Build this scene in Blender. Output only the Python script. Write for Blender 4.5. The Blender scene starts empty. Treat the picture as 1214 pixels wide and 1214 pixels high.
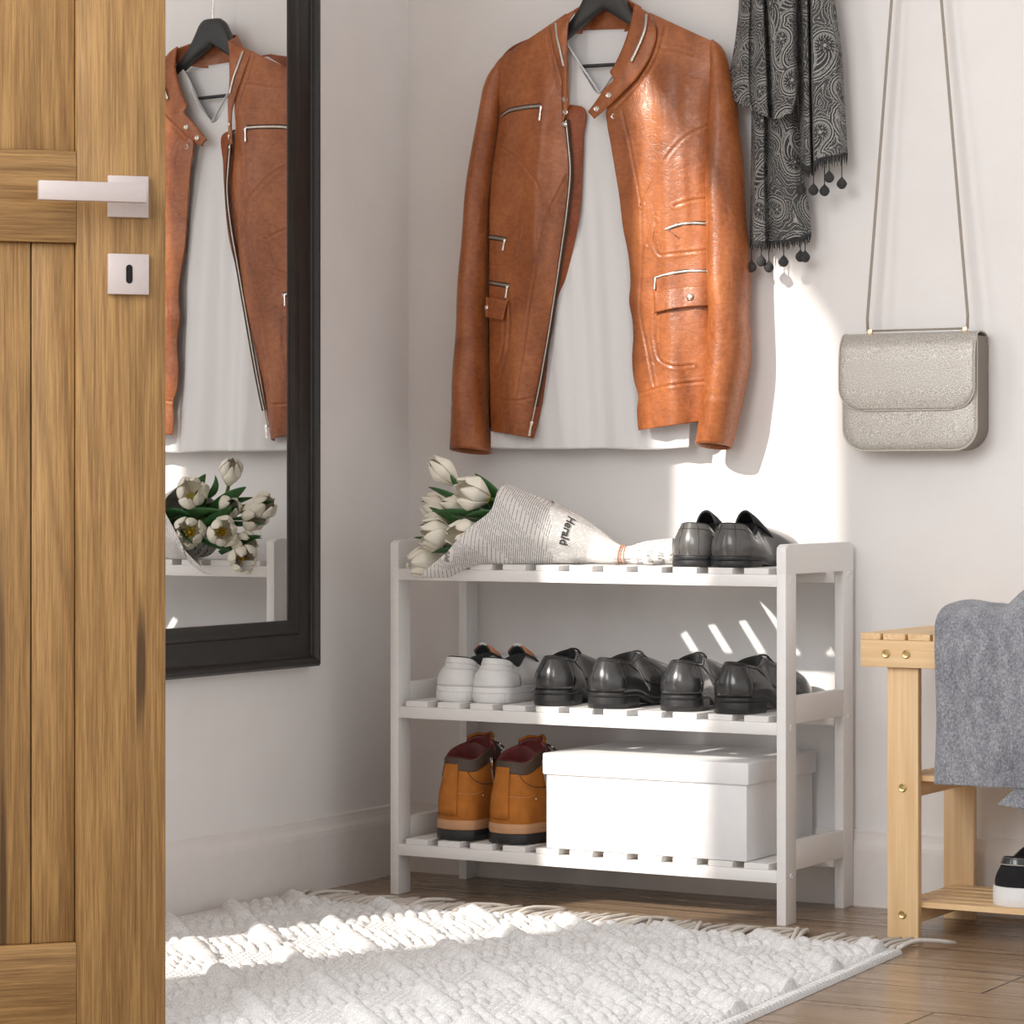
import bpy, bmesh, math, random
import numpy as np
from mathutils import Vector, Matrix, noise
random.seed(7); np.random.seed(7)
PI = math.pi
scene = bpy.context.scene
col = scene.collection

# ------------------------------------------------------------------ camera model
CAM = np.array([2.569, -4.0322, 0.6587]); YAW = -0.5262; FPX = 3512.74; CX = 607.0; CY = 575.38
FW = np.array([math.sin(YAW), math.cos(YAW), 0.0]); RT = np.array([math.cos(YAW), -math.sin(YAW), 0.0])
WALL_Y = 0.2620; WALL_X = -0.1300

def ray(px, py):
    return FW + (px - CX) / FPX * RT + np.array([0, 0, -(py - CY) / FPX])
def Uy(px, py, y):
    d = ray(px, py); return CAM + (y - CAM[1]) / d[1] * d
def Uz(px, py, z):
    d = ray(px, py); return CAM + (z - CAM[2]) / d[2] * d
def W(px, py, h):            # a point h metres in front of the back wall
    return Uy(px, py, WALL_Y - h)

# ------------------------------------------------------------------ object helpers
def tag(o, label=None, cat=None, group=None, kind=None):
    if label: o['label'] = label
    if cat: o['category'] = cat
    if group: o['group'] = group
    if kind: o['kind'] = kind
    return o
def thing(name, label, cat, loc=(0, 0, 0), rotz=0.0, group=None):
    o = bpy.data.objects.new(name, None); col.objects.link(o)
    o.empty_display_size = 0.05
    o.location = loc; o.rotation_euler = (0, 0, rotz)
    return tag(o, label, cat, group)
def root_of(o):
    while o.parent: o = o.parent
    return o
def mesh_obj(name, verts, faces, mat, parent=None, smooth=True, world=True, uvs=None):
    """verts in world space are stored relative to the thing's base (world=True) or already local"""
    v = np.array(verts, float).reshape(-1, 3)
    if parent is not None and world:
        r = root_of(parent); v = v - np.array(r.location)
    me = bpy.data.meshes.new(name)
    me.from_pydata([tuple(p) for p in v], [], [tuple(f) for f in faces])
    me.update()
    if smooth: me.polygons.foreach_set('use_smooth', [True] * len(me.polygons))
    if uvs is not None:
        uvl = me.uv_layers.new(name='UVMap')
        li = np.zeros(len(me.loops), int); me.loops.foreach_get('vertex_index', li)
        uvl.data.foreach_set('uv', np.array(uvs, float)[li].ravel())
    if mat: me.materials.append(mat)
    o = bpy.data.objects.new(name, me); col.objects.link(o)
    if parent is not None: o.parent = parent
    return o
def bm_obj(name, bm, mat, parent=None, smooth=False, world=True, autosmooth=None):
    bmesh.ops.recalc_face_normals(bm, faces=bm.faces)
    v = [tuple(x.co) for x in bm.verts]; bm.verts.index_update()
    f = [[x.index for x in fc.verts] for fc in bm.faces]
    bm.free()
    o = mesh_obj(name, v, f, mat, parent, smooth, world)
    if autosmooth:
        sharp_edges(o.data, autosmooth)
    return o
def sharp_edges(me, deg):
    me.polygons.foreach_set('use_smooth', [True] * len(me.polygons))
    bm = bmesh.new(); bm.from_mesh(me)
    for e in bm.edges:
        e.smooth = not (len(e.link_faces) == 2 and e.calc_face_angle(0) > math.radians(deg))
    bm.to_mesh(me); bm.free()
def struct(o, label=None, cat=None):
    return tag(o, label, cat, kind='structure')

def add_box(bm, x0, x1, y0, y1, z0, z1, bev=0.0, seg=2, M=None):
    t = bmesh.new()
    vs = [t.verts.new((x, y, z)) for x in (x0, x1) for y in (y0, y1) for z in (z0, z1)]
    for f in ((0, 1, 3, 2), (4, 6, 7, 5), (0, 4, 5, 1), (2, 3, 7, 6), (0, 2, 6, 4), (1, 5, 7, 3)):
        t.faces.new([vs[i] for i in f])
    bmesh.ops.recalc_face_normals(t, faces=t.faces)
    if bev: bmesh.ops.bevel(t, geom=t.edges[:], offset=bev, segments=seg, affect='EDGES', profile=0.5)
    merge(bm, t, M)
def merge(bm, t, M=None):
    mp = {}
    for v in t.verts:
        mp[v] = bm.verts.new(M @ v.co if M else v.co)
    for f in t.faces:
        try: bm.faces.new([mp[v] for v in f.verts])
        except ValueError: pass
    t.free()
def box(name, x0, x1, y0, y1, z0, z1, mat, parent=None, bev=0.0015, world=True, M=None, seg=2):
    bm = bmesh.new(); add_box(bm, x0, x1, y0, y1, z0, z1, bev, seg, M)
    return bm_obj(name, bm, mat, parent, world=world, autosmooth=40)
def add_tube(bm, pts, rad, n=8, cap=True, flat=1.0, close=False):
    pts = [Vector(p) for p in pts]; m = len(pts)
    if not hasattr(rad, '__len__'): rad = [rad] * m
    rings = []; prev = None
    for i in range(m):
        a = pts[(i - 1) % m] if (close or i > 0) else pts[0]
        b = pts[(i + 1) % m] if (close or i < m - 1) else pts[-1]
        t = (b - a).normalized()
        if prev is None:
            up = Vector((0, 0, 1)) if abs(t.z) < 0.9 else Vector((0, 1, 0))
            u = t.cross(up).normalized()
        else:
            u = (prev - t * prev.dot(t))
            u = u.normalized() if u.length > 1e-9 else t.orthogonal().normalized()
        w = t.cross(u).normalized(); prev = u
        rings.append([bm.verts.new(pts[i] + (u * math.cos(2 * PI * k / n) + w * math.sin(2 * PI * k / n) * flat) * rad[i]) for k in range(n)])
    for i in range(m if close else m - 1):
        A, B = rings[i], rings[(i + 1) % m]
        for k in range(n):
            bm.faces.new((A[k], A[(k + 1) % n], B[(k + 1) % n], B[k]))
    if cap and not close:
        bm.faces.new(rings[0][::-1]); bm.faces.new(rings[-1])
def tube(name, pts, rad, mat, parent=None, n=8, world=True, flat=1.0, close=False):
    bm = bmesh.new(); add_tube(bm, pts, rad, n, flat=flat, close=close)
    return bm_obj(name, bm, mat, parent, smooth=True, world=world)
def add_lathe(bm, prof, n=16, M=None, c=(0, 0, 0)):
    t = bmesh.new(); rings = []
    for r, z in prof:
        if r < 1e-6: rings.append([t.verts.new((c[0], c[1], c[2] + z))])
        else: rings.append([t.verts.new((c[0] + r * math.cos(2 * PI * k / n), c[1] + r * math.sin(2 * PI * k / n), c[2] + z)) for k in range(n)])
    for A, B in zip(rings, rings[1:]):
        for k in range(n):
            q = [A[k % len(A)], A[(k + 1) % len(A)], B[(k + 1) % len(B)], B[k % len(B)]]
            q2 = []
            for v in q:
                if v not in q2: q2.append(v)
            if len(q2) >= 3:
                try: t.faces.new(q2)
                except ValueError: pass
    merge(bm, t, M)
def add_prism(bm, poly, depth, M, bev=0.0):
    """poly in local XY extruded along local Z 0..depth, placed by M"""
    t = bmesh.new()
    a = [t.verts.new((p[0], p[1], 0)) for p in poly]; b = [t.verts.new((p[0], p[1], depth)) for p in poly]
    n = len(poly)
    t.faces.new(a[::-1]); t.faces.new(b)
    for i in range(n): t.faces.new((a[i], a[(i + 1) % n], b[(i + 1) % n], b[i]))
    bmesh.ops.recalc_face_normals(t, faces=t.faces)
    if bev: bmesh.ops.bevel(t, geom=[e for e in t.edges], offset=bev, segments=2, affect='EDGES')
    merge(bm, t, M)
def spline(pts, n, closed=False):
    """Catmull-Rom through points (any dimension), resampled to n by chord length"""
    P = np.array(pts, float)
    if len(P) == 2:
        t = np.linspace(0, 1, n)[:, None]; return P[0] * (1 - t) + P[1] * t
    d = np.r_[0, np.cumsum(np.linalg.norm(np.diff(P, axis=0), axis=1))]
    t = np.linspace(0, d[-1], n)
    return hermite(d, P, t)
def hermite(x, Y, xq):
    x = np.array(x, float); Y = np.array(Y, float)
    one = Y.ndim == 1
    if one: Y = Y[:, None]
    m = np.zeros_like(Y)
    dx = np.diff(x)[:, None]; s = np.diff(Y, axis=0) / np.maximum(dx, 1e-12)
    m[1:-1] = (s[:-1] * dx[1:] + s[1:] * dx[:-1]) / (dx[1:] + dx[:-1]); m[0] = s[0]; m[-1] = s[-1]
    i = np.clip(np.searchsorted(x, xq, side='right') - 1, 0, len(x) - 2)
    h = dx[i]; u = ((xq - x[i])[:, None]) / h; u = np.clip(u, -0.2, 1.2)
    r = (2 * u**3 - 3 * u**2 + 1) * Y[i] + (u**3 - 2 * u**2 + u) * h * m[i] + (-2 * u**3 + 3 * u**2) * Y[i + 1] + (u**3 - u**2) * h * m[i + 1]
    return r[:, 0] if one else r
def grid_faces(nr, nc, off=0, wrap=False):
    f = []
    for i in range(nr - 1):
        for j in range(nc if wrap else nc - 1):
            a = off + i * nc + j; b = off + i * nc + (j + 1) % nc
            f.append((a, b, b + nc, a + nc))
    return f
def sheet(name, G, mat, parent, thick=0.0, smooth=True, uvs=None, world=True, flip=False):
    """G: (nr,nc,3) grid; thick: closed slab made by offsetting along -normal"""
    nr, nc, _ = G.shape
    V = G.reshape(-1, 3); F = grid_faces(nr, nc)
    if thick:
        du = np.gradient(G, axis=1); dv = np.gradient(G, axis=0)
        N = np.cross(du, dv); N /= np.maximum(np.linalg.norm(N, axis=2, keepdims=True), 1e-9)
        if flip: N = -N
        B = (G - N * thick).reshape(-1, 3); k = nr * nc
        V = np.vstack([V, B])
        F = F + [(a + k, d + k, c + k, b + k) for a, b, c, d in grid_faces(nr, nc)]
        ring = [j for j in range(nc)] + [i * nc + nc - 1 for i in range(1, nr)] + [(nr - 1) * nc + j for j in range(nc - 2, -1, -1)] + [i * nc for i in range(nr - 2, 0, -1)]
        for a, b in zip(ring, ring[1:] + ring[:1]): F.append((b, a, a + k, b + k))
        if uvs is not None: uvs = np.vstack([uvs, uvs])
    return mesh_obj(name, V, F, mat, parent, smooth, world, uvs)
def Wgrid(PX, PY, H):
    """arrays of pixel columns/rows and stand-off -> world points"""
    d = FW[None, None, :] + ((PX - CX) / FPX)[..., None] * RT + np.stack([0 * PY, 0 * PY, -(PY - CY) / FPX], -1)
    t = ((WALL_Y - H) - CAM[1]) / d[..., 1]
    return CAM + t[..., None] * d
def seg_dist(PX, PY, poly):
    D = np.full(PX.shape, 1e9)
    for (x0, y0), (x1, y1) in zip(poly, poly[1:]):
        vx, vy = x1 - x0, y1 - y0; L = vx * vx + vy * vy + 1e-9
        t = np.clip(((PX - x0) * vx + (PY - y0) * vy) / L, 0, 1)
        D = np.minimum(D, np.hypot(PX - x0 - t * vx, PY - y0 - t * vy))
    return D
def lerp(a, b, t): return a + (b - a) * t
def sstep(a, b, x):
    t = np.clip((x - a) / (b - a), 0, 1); return t * t * (3 - 2 * t)

# ------------------------------------------------------------------ materials
def new_mat(name):
    m = bpy.data.materials.new(name); m.use_nodes = True
    nt = m.node_tree; b = nt.nodes['Principled BSDF']; return m, nt, b
def N(nt, typ, **kw):
    n = nt.nodes.new(typ)
    for k, v in kw.items():
        if k in n.inputs: n.inputs[k].default_value = v
        else: setattr(n, k, v)
    return n
def coords(nt, scale=(1, 1, 1), kind='Object', rot=(0, 0, 0)):
    tc = N(nt, 'ShaderNodeTexCoord'); mp = N(nt, 'ShaderNodeMapping')
    mp.inputs['Scale'].default_value = scale; mp.inputs['Rotation'].default_value = rot
    nt.links.new(tc.outputs[kind], mp.inputs['Vector']); return mp.outputs['Vector']
def ramp(nt, fac, stops, interp='LINEAR'):
    r = N(nt, 'ShaderNodeValToRGB'); r.color_ramp.interpolation = interp
    el = r.color_ramp.elements
    while len(el) < len(stops): el.new(0.5)
    for e, (p, c) in zip(el, stops):
        e.position = p; e.color = (*c, 1) if len(c) == 3 else c
    nt.links.new(fac, r.inputs['Fac']); return r.outputs['Color']
def g(v): return (v, v, v)
def srgb(r, gg, b):
    f = lambda c: ((c / 255 + 0.055) / 1.055) ** 2.4 if c > 10 else c / 255 / 12.92
    return (f(r), f(gg), f(b))
def bump(nt, b, height, strength=0.3, dist=0.002, prev=None):
    bp = N(nt, 'ShaderNodeBump', Strength=strength, Distance=dist)
    nt.links.new(height, bp.inputs['Height'])
    if prev is not None: nt.links.new(prev, bp.inputs['Normal'])
    nt.links.new(bp.outputs['Normal'], b.inputs['Normal']); return bp.outputs['Normal']
def mixc(nt, fac, a, b, mode='MIX'):
    m = N(nt, 'ShaderNodeMix', data_type='RGBA', blend_type=mode)
    if isinstance(fac, float): m.inputs['Factor'].default_value = fac
    else: nt.links.new(fac, m.inputs['Factor'])
    for i, v in ((6, a), (7, b)):
        if isinstance(v, tuple): m.inputs[i].default_value = (*v, 1) if len(v) == 3 else v
        else: nt.links.new(v, m.inputs[i])
    return m.outputs[2]
def math_n(nt, op, a, b=None, c=None):
    m = N(nt, 'ShaderNodeMath', operation=op)
    for i, v in enumerate((a, b, c)):
        if v is None: continue
        if isinstance(v, (int, float)): m.inputs[i].default_value = v
        else: nt.links.new(v, m.inputs[i])
    return m.outputs[0]
def plain(name, c, rough=0.5, metal=0.0, nscale=120, var=0.06, bmp=0.1, bd=0.0006, coat=0.0, spec=0.5):
    m, nt, b = new_mat(name)
    n = N(nt, 'ShaderNodeTexNoise', Scale=nscale, Detail=4.0); nt.links.new(coords(nt), n.inputs['Vector'])
    lo = tuple(x * (1 - var) for x in c); hi = tuple(min(1, x * (1 + var)) for x in c)
    nt.links.new(ramp(nt, n.outputs['Fac'], [(0.3, lo), (0.7, hi)]), b.inputs['Base Color'])
    b.inputs['Roughness'].default_value = rough; b.inputs['Metallic'].default_value = metal
    b.inputs['Coat Weight'].default_value = coat; b.inputs['Specular IOR Level'].default_value = spec
    if bmp: bump(nt, b, n.outputs['Fac'], bmp, bd)
    return m
def wood(name, light, dark, axis='Z', rough=0.5, fine=260, cracks=0.0, coat=0.0, bmp=0.15, wide=9.0, contrast=1.0):
    m, nt, b = new_mat(name)
    k = {'X': (0.06, 1, 1), 'Y': (1, 0.06, 1), 'Z': (1, 1, 0.06)}[axis]
    v = coords(nt, k)
    n0 = N(nt, 'ShaderNodeTexNoise', Scale=wide, Detail=3.0, Distortion=0.8); nt.links.new(v, n0.inputs['Vector'])
    n1 = N(nt, 'ShaderNodeTexNoise', Scale=fine, Detail=5.0, Roughness=0.72); nt.links.new(coords(nt, tuple(q * (.4 if q < 1 else 1) for q in k)), n1.inputs['Vector'])
    rings = math_n(nt, 'SINE', math_n(nt, 'MULTIPLY', n0.outputs['Fac'], 55.0))
    rings = math_n(nt, 'MULTIPLY_ADD', rings, 0.10 * contrast, 0.5)
    f = math_n(nt, 'ADD', rings, math_n(nt, 'MULTIPLY', math_n(nt, 'SUBTRACT', n1.outputs['Fac'], 0.5), 1.6 * contrast))
    n2 = N(nt, 'ShaderNodeTexNoise', Scale=4.0, Detail=2.0); nt.links.new(v, n2.inputs['Vector'])
    f = math_n(nt, 'ADD', f, math_n(nt, 'MULTIPLY', math_n(nt, 'SUBTRACT', n2.outputs['Fac'], 0.5), 0.7 * contrast))
    mid = tuple((a + c) / 2 for a, c in zip(light, dark))
    c = ramp(nt, f, [(0.2, dark), (0.5, mid), (0.75, light)])
    if cracks:
        kk = {'X': (0.035, 1, 1), 'Y': (1, 0.035, 1), 'Z': (1, 1, 0.035)}[axis]
        nc = N(nt, 'ShaderNodeTexNoise', Scale=26.0, Detail=2.0, Distortion=0.3); nt.links.new(coords(nt, kk), nc.inputs['Vector'])
        cr = ramp(nt, nc.outputs['Fac'], [(0.72, g(0)), (0.75, g(1))])
        c = mixc(nt, math_n(nt, 'MULTIPLY', cr, cracks), c, (0.05, 0.025, 0.01))
    nt.links.new(c, b.inputs['Base Color'])
    b.inputs['Roughness'].default_value = rough; b.inputs['Coat Weight'].default_value = coat
    bump(nt, b, n1.outputs['Fac'], bmp, 0.001)
    return m

M = {}
# plaster
m, nt, b = new_mat('white_plaster'); M['wall'] = m
n = N(nt, 'ShaderNodeTexNoise', Scale=7.0, Detail=8.0, Roughness=0.65); nt.links.new(coords(nt), n.inputs['Vector'])
n2 = N(nt, 'ShaderNodeTexNoise', Scale=240.0, Detail=3.0); nt.links.new(coords(nt), n2.inputs['Vector'])
nt.links.new(ramp(nt, n.outputs['Fac'], [(0.3, (0.775, 0.757, 0.748)), (0.7, (0.815, 0.80, 0.792))]), b.inputs['Base Color'])
b.inputs['Roughness'].default_value = 0.85; b.inputs['Specular IOR Level'].default_value = 0.2
p = bump(nt, b, n.outputs['Fac'], 0.12, 0.01); bump(nt, b, n2.outputs['Fac'], 0.05, 0.001, p)
M['trim'] = plain('painted_trim', (0.77, 0.74, 0.72), 0.55, nscale=40, var=0.02, bmp=0.03)
M['ceiling'] = plain('ceiling_paint', (0.82, 0.81, 0.80), 0.9, nscale=60, var=0.02)
M['rack'] = wood('white_painted_wood', (0.83, 0.82, 0.81), (0.79, 0.78, 0.77), 'X', 0.42, fine=150, bmp=0.06, contrast=0.6)
M['door_v'] = wood('oak_vertical', srgb(170, 133, 82), srgb(115, 82, 43), 'Z', 0.5, fine=420, cracks=0.85, bmp=0.25, wide=12)
M['door_h'] = wood('oak_horizontal', srgb(170, 133, 82), srgb(112, 79, 41), 'X', 0.5, fine=420, cracks=0.85, bmp=0.25, wide=12)
M['pine_v'] = wood('pine_vertical', srgb(238, 208, 164), srgb(216, 178, 130), 'Z', 0.45, fine=120, bmp=0.05, wide=11, contrast=0.8)
M['pine_x'] = wood('pine_long', srgb(238, 208, 164), srgb(216, 178, 130), 'X', 0.45, fine=120, bmp=0.05, wide=11, contrast=0.8)
M['pine_y'] = wood('pine_deep', srgb(238, 208, 164), srgb(216, 178, 130), 'Y', 0.45, fine=120, bmp=0.05, wide=11, contrast=0.8)
# floor planks
m, nt, b = new_mat('oak_floor_planks'); M['floor'] = m
v = coords(nt)
br = N(nt, 'ShaderNodeTexBrick'); br.offset = 0.457; br.offset_frequency = 2
for k_, v_ in (('Scale', 1.0), ('Mortar Size', 0.0022), ('Mortar Smooth', 0.4), ('Bias', 0.0), ('Brick Width', 2.7), ('Row Height', 0.16)):
    br.inputs[k_].default_value = v_
br.inputs['Color1'].default_value = (0.2, 0.2, 0.2, 1); br.inputs['Color2'].default_value = (0.8, 0.8, 0.8, 1)
mp = N(nt, 'ShaderNodeMapping'); mp.inputs['Location'].default_value = (0.30, 0.085, 0)
nt.links.new(v, mp.inputs['Vector']); nt.links.new(mp.outputs['Vector'], br.inputs['Vector'])
n1 = N(nt, 'ShaderNodeTexNoise', Scale=40.0, Detail=7.0, Roughness=0.65, Distortion=0.6)
nt.links.new(coords(nt, (0.1, 1.3, 1)), n1.inputs['Vector'])
f = math_n(nt, 'ADD', n1.outputs['Fac'], math_n(nt, 'MULTIPLY', math_n(nt, 'SUBTRACT', br.outputs['Color'], 0.5), 0.18))
c = ramp(nt, f, [(0.28, srgb(108, 88, 70)), (0.5, srgb(150, 127, 104)), (0.75, srgb(176, 153, 128))])
c = mixc(nt, br.outputs['Fac'], c, srgb(62, 48, 38))
nt.links.new(c, b.inputs['Base Color'])
nt.links.new(ramp(nt, n1.outputs['Fac'], [(0.3, g(0.30)), (0.7, g(0.20))]), b.inputs['Roughness'])
b.inputs['Specular IOR Level'].default_value = 0.6
p = bump(nt, b, n1.outputs['Fac'], 0.08, 0.002)
bump(nt, b, math_n(nt, 'MULTIPLY', br.outputs['Fac'], -1.0), 0.6, 0.003, p)
# leather (tan)
def leather(name, c0, c1, c2, rough=0.36):
    m, nt, b = new_mat(name)
    n = N(nt, 'ShaderNodeTexNoise', Scale=16.0, Detail=6.0, Roughness=0.6, Distortion=0.5); nt.links.new(coords(nt, (1, 1, 0.55)), n.inputs['Vector'])
    nf = N(nt, 'ShaderNodeTexNoise', Scale=110.0, Detail=5.0, Roughness=0.6); nt.links.new(coords(nt, (1, 1, 1.6)), nf.inputs['Vector'])
    vo = N(nt, 'ShaderNodeTexVoronoi', Scale=420.0, feature='DISTANCE_TO_EDGE'); nt.links.new(coords(nt), vo.inputs['Vector'])
    wr = N(nt, 'ShaderNodeTexNoise', Scale=34.0, Detail=3.0, Distortion=1.6); nt.links.new(coords(nt, (1, 1, 2.2)), wr.inputs['Vector'])
    wrk = ramp(nt, wr.outputs['Fac'], [(0.44, g(1)), (0.5, g(0)), (0.56, g(1))])
    f = math_n(nt, 'ADD', math_n(nt, 'MULTIPLY', n.outputs['Fac'], 0.65), math_n(nt, 'MULTIPLY', nf.outputs['Fac'], 0.35))
    nt.links.new(ramp(nt, f, [(0.34, c0), (0.5, c1), (0.66, c2)]), b.inputs['Base Color'])
    nt.links.new(ramp(nt, nf.outputs['Fac'], [(0.3, g(rough + 0.12)), (0.7, g(rough - 0.06))]), b.inputs['Roughness'])
    b.inputs['Specular IOR Level'].default_value = 0.5
    p = bump(nt, b, vo.outputs['Distance'], 0.14, 0.0006)
    p = bump(nt, b, nf.outputs['Fac'], 0.18, 0.0016, p)
    p = bump(nt, b, wrk, 0.12, 0.0015, p)
    bump(nt, b, n.outputs['Fac'], 0.28, 0.009, p)
    return m
M['leather'] = leather('tan_leather', srgb(120, 64, 30), srgb(156, 89, 47), srgb(180, 110, 64), 0.32)
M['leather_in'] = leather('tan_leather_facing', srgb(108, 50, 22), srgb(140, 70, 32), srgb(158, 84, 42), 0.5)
M['shirt'] = plain('white_cotton', (0.80, 0.80, 0.81), 0.9, nscale=500, var=0.02, bmp=0.15, bd=0.0006)
M['black_plastic'] = plain('black_satin_lacquer', (0.028, 0.028, 0.028), 0.42, nscale=80, var=0.1, bmp=0.03)
M['frame'] = plain('black_frame_lacquer', (0.020, 0.019, 0.018), 0.36, nscale=60, var=0.2, bmp=0.05)
m, nt, b = new_mat('mirror_glass'); M['mirror'] = m
b.inputs['Base Color'].default_value = (0.95, 0.955, 0.95, 1); b.inputs['Metallic'].default_value = 1; b.inputs['Roughness'].default_value = 0.0
M['silver'] = plain('satin_silver', srgb(196, 186, 184), 0.42, 0.25, nscale=200, var=0.02, bmp=0.02)
M['keyhole'] = plain('keyhole_black', (0.004, 0.004, 0.004), 0.9, bmp=0)
M['zip'] = plain('nickel_zip', (0.56, 0.52, 0.47), 0.30, 1.0, nscale=900, var=0.25, bmp=0.4, bd=0.001)
M['nickel'] = plain('pale_nickel', (0.80, 0.76, 0.70), 0.25, 1.0, nscale=200, var=0.05, bmp=0.02)
M['brass'] = plain('brass_screw', (0.72, 0.55, 0.26), 0.28, 1.0, nscale=200, var=0.1, bmp=0.05)
M['gold'] = plain('pale_gold', (0.86, 0.68, 0.46), 0.25, 1.0, nscale=200, var=0.05, bmp=0.02)
M['zip_tape'] = plain('dark_zip_tape', (0.05, 0.025, 0.012), 0.8, bmp=0.1)
M['white_leather'] = plain('white_leather', (0.74, 0.74, 0.74), 0.42, nscale=350, var=0.02, bmp=0.12, bd=0.0006)
M['white_rubber'] = plain('white_rubber', (0.80, 0.80, 0.80), 0.5, nscale=150, var=0.02, bmp=0.06)
M['grey_lining'] = plain('grey_lining', (0.05, 0.052, 0.055), 0.85, nscale=600, var=0.2, bmp=0.2)
M['peach'] = plain('peach_suede', srgb(205, 140, 105), 0.8, nscale=300, var=0.1, bmp=0.2)
M['black_leather'] = plain('polished_black_leather', (0.030, 0.030, 0.031), 0.24, nscale=60, var=0.15, bmp=0.05, bd=0.002, coat=0.5)
M['grey_leather'] = plain('brushed_gunmetal_leather', (0.085, 0.083, 0.080), 0.28, nscale=60, var=0.12, bmp=0.06, bd=0.002, coat=0.35)
M['black_sole'] = plain('black_sole', (0.020, 0.020, 0.021), 0.36, nscale=200, var=0.2, bmp=0.08)
M['black_lining'] = plain('black_lining', (0.010, 0.010, 0.011), 0.8, nscale=300, var=0.2, bmp=0.1)
M['nubuck'] = plain('camel_nubuck', srgb(176, 108, 44), 0.78, nscale=45, var=0.16, bmp=0.15, bd=0.001, spec=0.25)
M['dark_brown'] = plain('dark_brown_leather', srgb(74, 58, 48), 0.5, nscale=250, var=0.1, bmp=0.2)
M['burgundy'] = plain('burgundy_lining', srgb(112, 50, 48), 0.45, nscale=70, var=0.18, bmp=0.3, bd=0.003)
M['tan_rubber'] = plain('tan_rubber', srgb(196, 150, 112), 0.5, nscale=150, var=0.04, bmp=0.06)
M['canvas'] = plain('black_canvas', (0.006, 0.006, 0.007), 0.9, nscale=900, var=0.3, bmp=0.3, bd=0.001)
M['card_white'] = plain('white_cardboard', (0.80, 0.80, 0.81), 0.5, nscale=60, var=0.015, bmp=0.04)
M['petal'] = plain('ivory_petal', srgb(240, 236, 222), 0.6, nscale=40, var=0.05, bmp=0.15, bd=0.002)
M['petal_base'] = plain('yellow_petal_base', srgb(205, 190, 90), 0.6, nscale=60, var=0.1)
M['stamen'] = plain('yellow_stamen', srgb(215, 170, 40), 0.7, nscale=200, var=0.2)
M['leaf'] = plain('tulip_leaf_green', srgb(52, 100, 52), 0.42, nscale=40, var=0.25, bmp=0.15, bd=0.002)
M['stem'] = plain('tulip_stem_green', srgb(96, 132, 72), 0.5, nscale=50, var=0.1)
M['ink'] = plain('newspaper_ink', (0.045, 0.045, 0.045), 0.9, bmp=0)
M['twine'] = plain('pink_twine', srgb(212, 160, 135), 0.8, nscale=900, var=0.2, bmp=0.3)
M['dark_fringe'] = plain('charcoal_yarn', (0.040, 0.041, 0.042), 0.9, nscale=500, var=0.4, bmp=0.4, bd=0.002)
M['strap'] = plain('taupe_strap', srgb(150, 140, 128), 0.5, nscale=300, var=0.08, bmp=0.1)
M['bag_side'] = plain('taupe_leather', srgb(124, 114, 104), 0.5, nscale=200, var=0.05, bmp=0.1)
M['bag_edge'] = plain('pale_edge_paint', srgb(196, 190, 180), 0.4, nscale=600, var=0.1, bmp=0.3)
M['rug_fringe'] = plain('grey_cotton_cord', srgb(205, 198, 190), 0.9, nscale=300, var=0.08, bmp=0.3, bd=0.001)
# glitter bag
m, nt, b = new_mat('champagne_pebbled_leather'); M['bag'] = m
vo = N(nt, 'ShaderNodeTexVoronoi', Scale=620.0); nt.links.new(coords(nt), vo.inputs['Vector'])
nn = N(nt, 'ShaderNodeTexNoise', Scale=900.0, Detail=2.0); nt.links.new(coords(nt), nn.inputs['Vector'])
nt.links.new(ramp(nt, nn.outputs['Fac'], [(0.3, srgb(138, 132, 124)), (0.5, srgb(188, 183, 175)), (0.7, srgb(232, 229, 223))]), b.inputs['Base Color'])
b.inputs['Metallic'].default_value = 0.35; b.inputs['Roughness'].default_value = 0.42
bump(nt, b, vo.outputs['Distance'], 0.35, 0.001)
# newspaper
m, nt, b = new_mat('newsprint'); M['news'] = m
uv = coords(nt, (1, 1, 1), 'UV')
def lines(sy, sx, size_, off=(0, 0, 0)):
    mp = N(nt, 'ShaderNodeMapping'); mp.inputs['Scale'].default_value = (sx, sy, 1); mp.inputs['Location'].default_value = off
    nt.links.new(uv, mp.inputs['Vector'])
    q = N(nt, 'ShaderNodeTexBrick'); q.offset = 0.43
    for k_, v_ in (('Scale', 1.0), ('Mortar Size', size_), ('Mortar Smooth', 0.1), ('Brick Width', 1.0), ('Row Height', 0.25)): q.inputs[k_].default_value = v_
    nt.links.new(mp.outputs['Vector'], q.inputs['Vector']); return q.outputs['Fac'], mp.outputs['Vector']
fine, _ = lines(74.0, 4.0, 0.085)
big, _ = lines(14.0, 4.0, 0.06, (0.3, 0.1, 0))
nz = N(nt, 'ShaderNodeTexNoise', Scale=190.0, Detail=1.0); nt.links.new(coords(nt, (1, 0.55, 1), 'UV'), nz.inputs['Vector'])
blocks = N(nt, 'ShaderNodeTexVoronoi', Scale=7.0, distance='CHEBYCHEV'); nt.links.new(uv, blocks.inputs['Vector'])
sc_ = nt.nodes.new('ShaderNodeSeparateColor'); nt.links.new(blocks.outputs['Color'], sc_.inputs[0])
sel_big = ramp(nt, sc_.outputs[0], [(0.66, g(0)), (0.67, g(1))])
sel_txt = ramp(nt, sc_.outputs[1], [(0.06, g(0)), (0.07, g(1))])
words = ramp(nt, nz.outputs['Fac'], [(0.36, g(0.25)), (0.48, g(1))])
ink_f = math_n(nt, 'MULTIPLY', math_n(nt, 'SUBTRACT', 1.0, fine), words)
ink_b = math_n(nt, 'MULTIPLY', math_n(nt, 'SUBTRACT', 1.0, big), ramp(nt, nz.outputs['Fac'], [(0.46, g(0)), (0.5, g(1))]))
ink = mixc(nt, sel_big, ink_f, ink_b)
ink = math_n(nt, 'MULTIPLY', ink, sel_txt)
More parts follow.
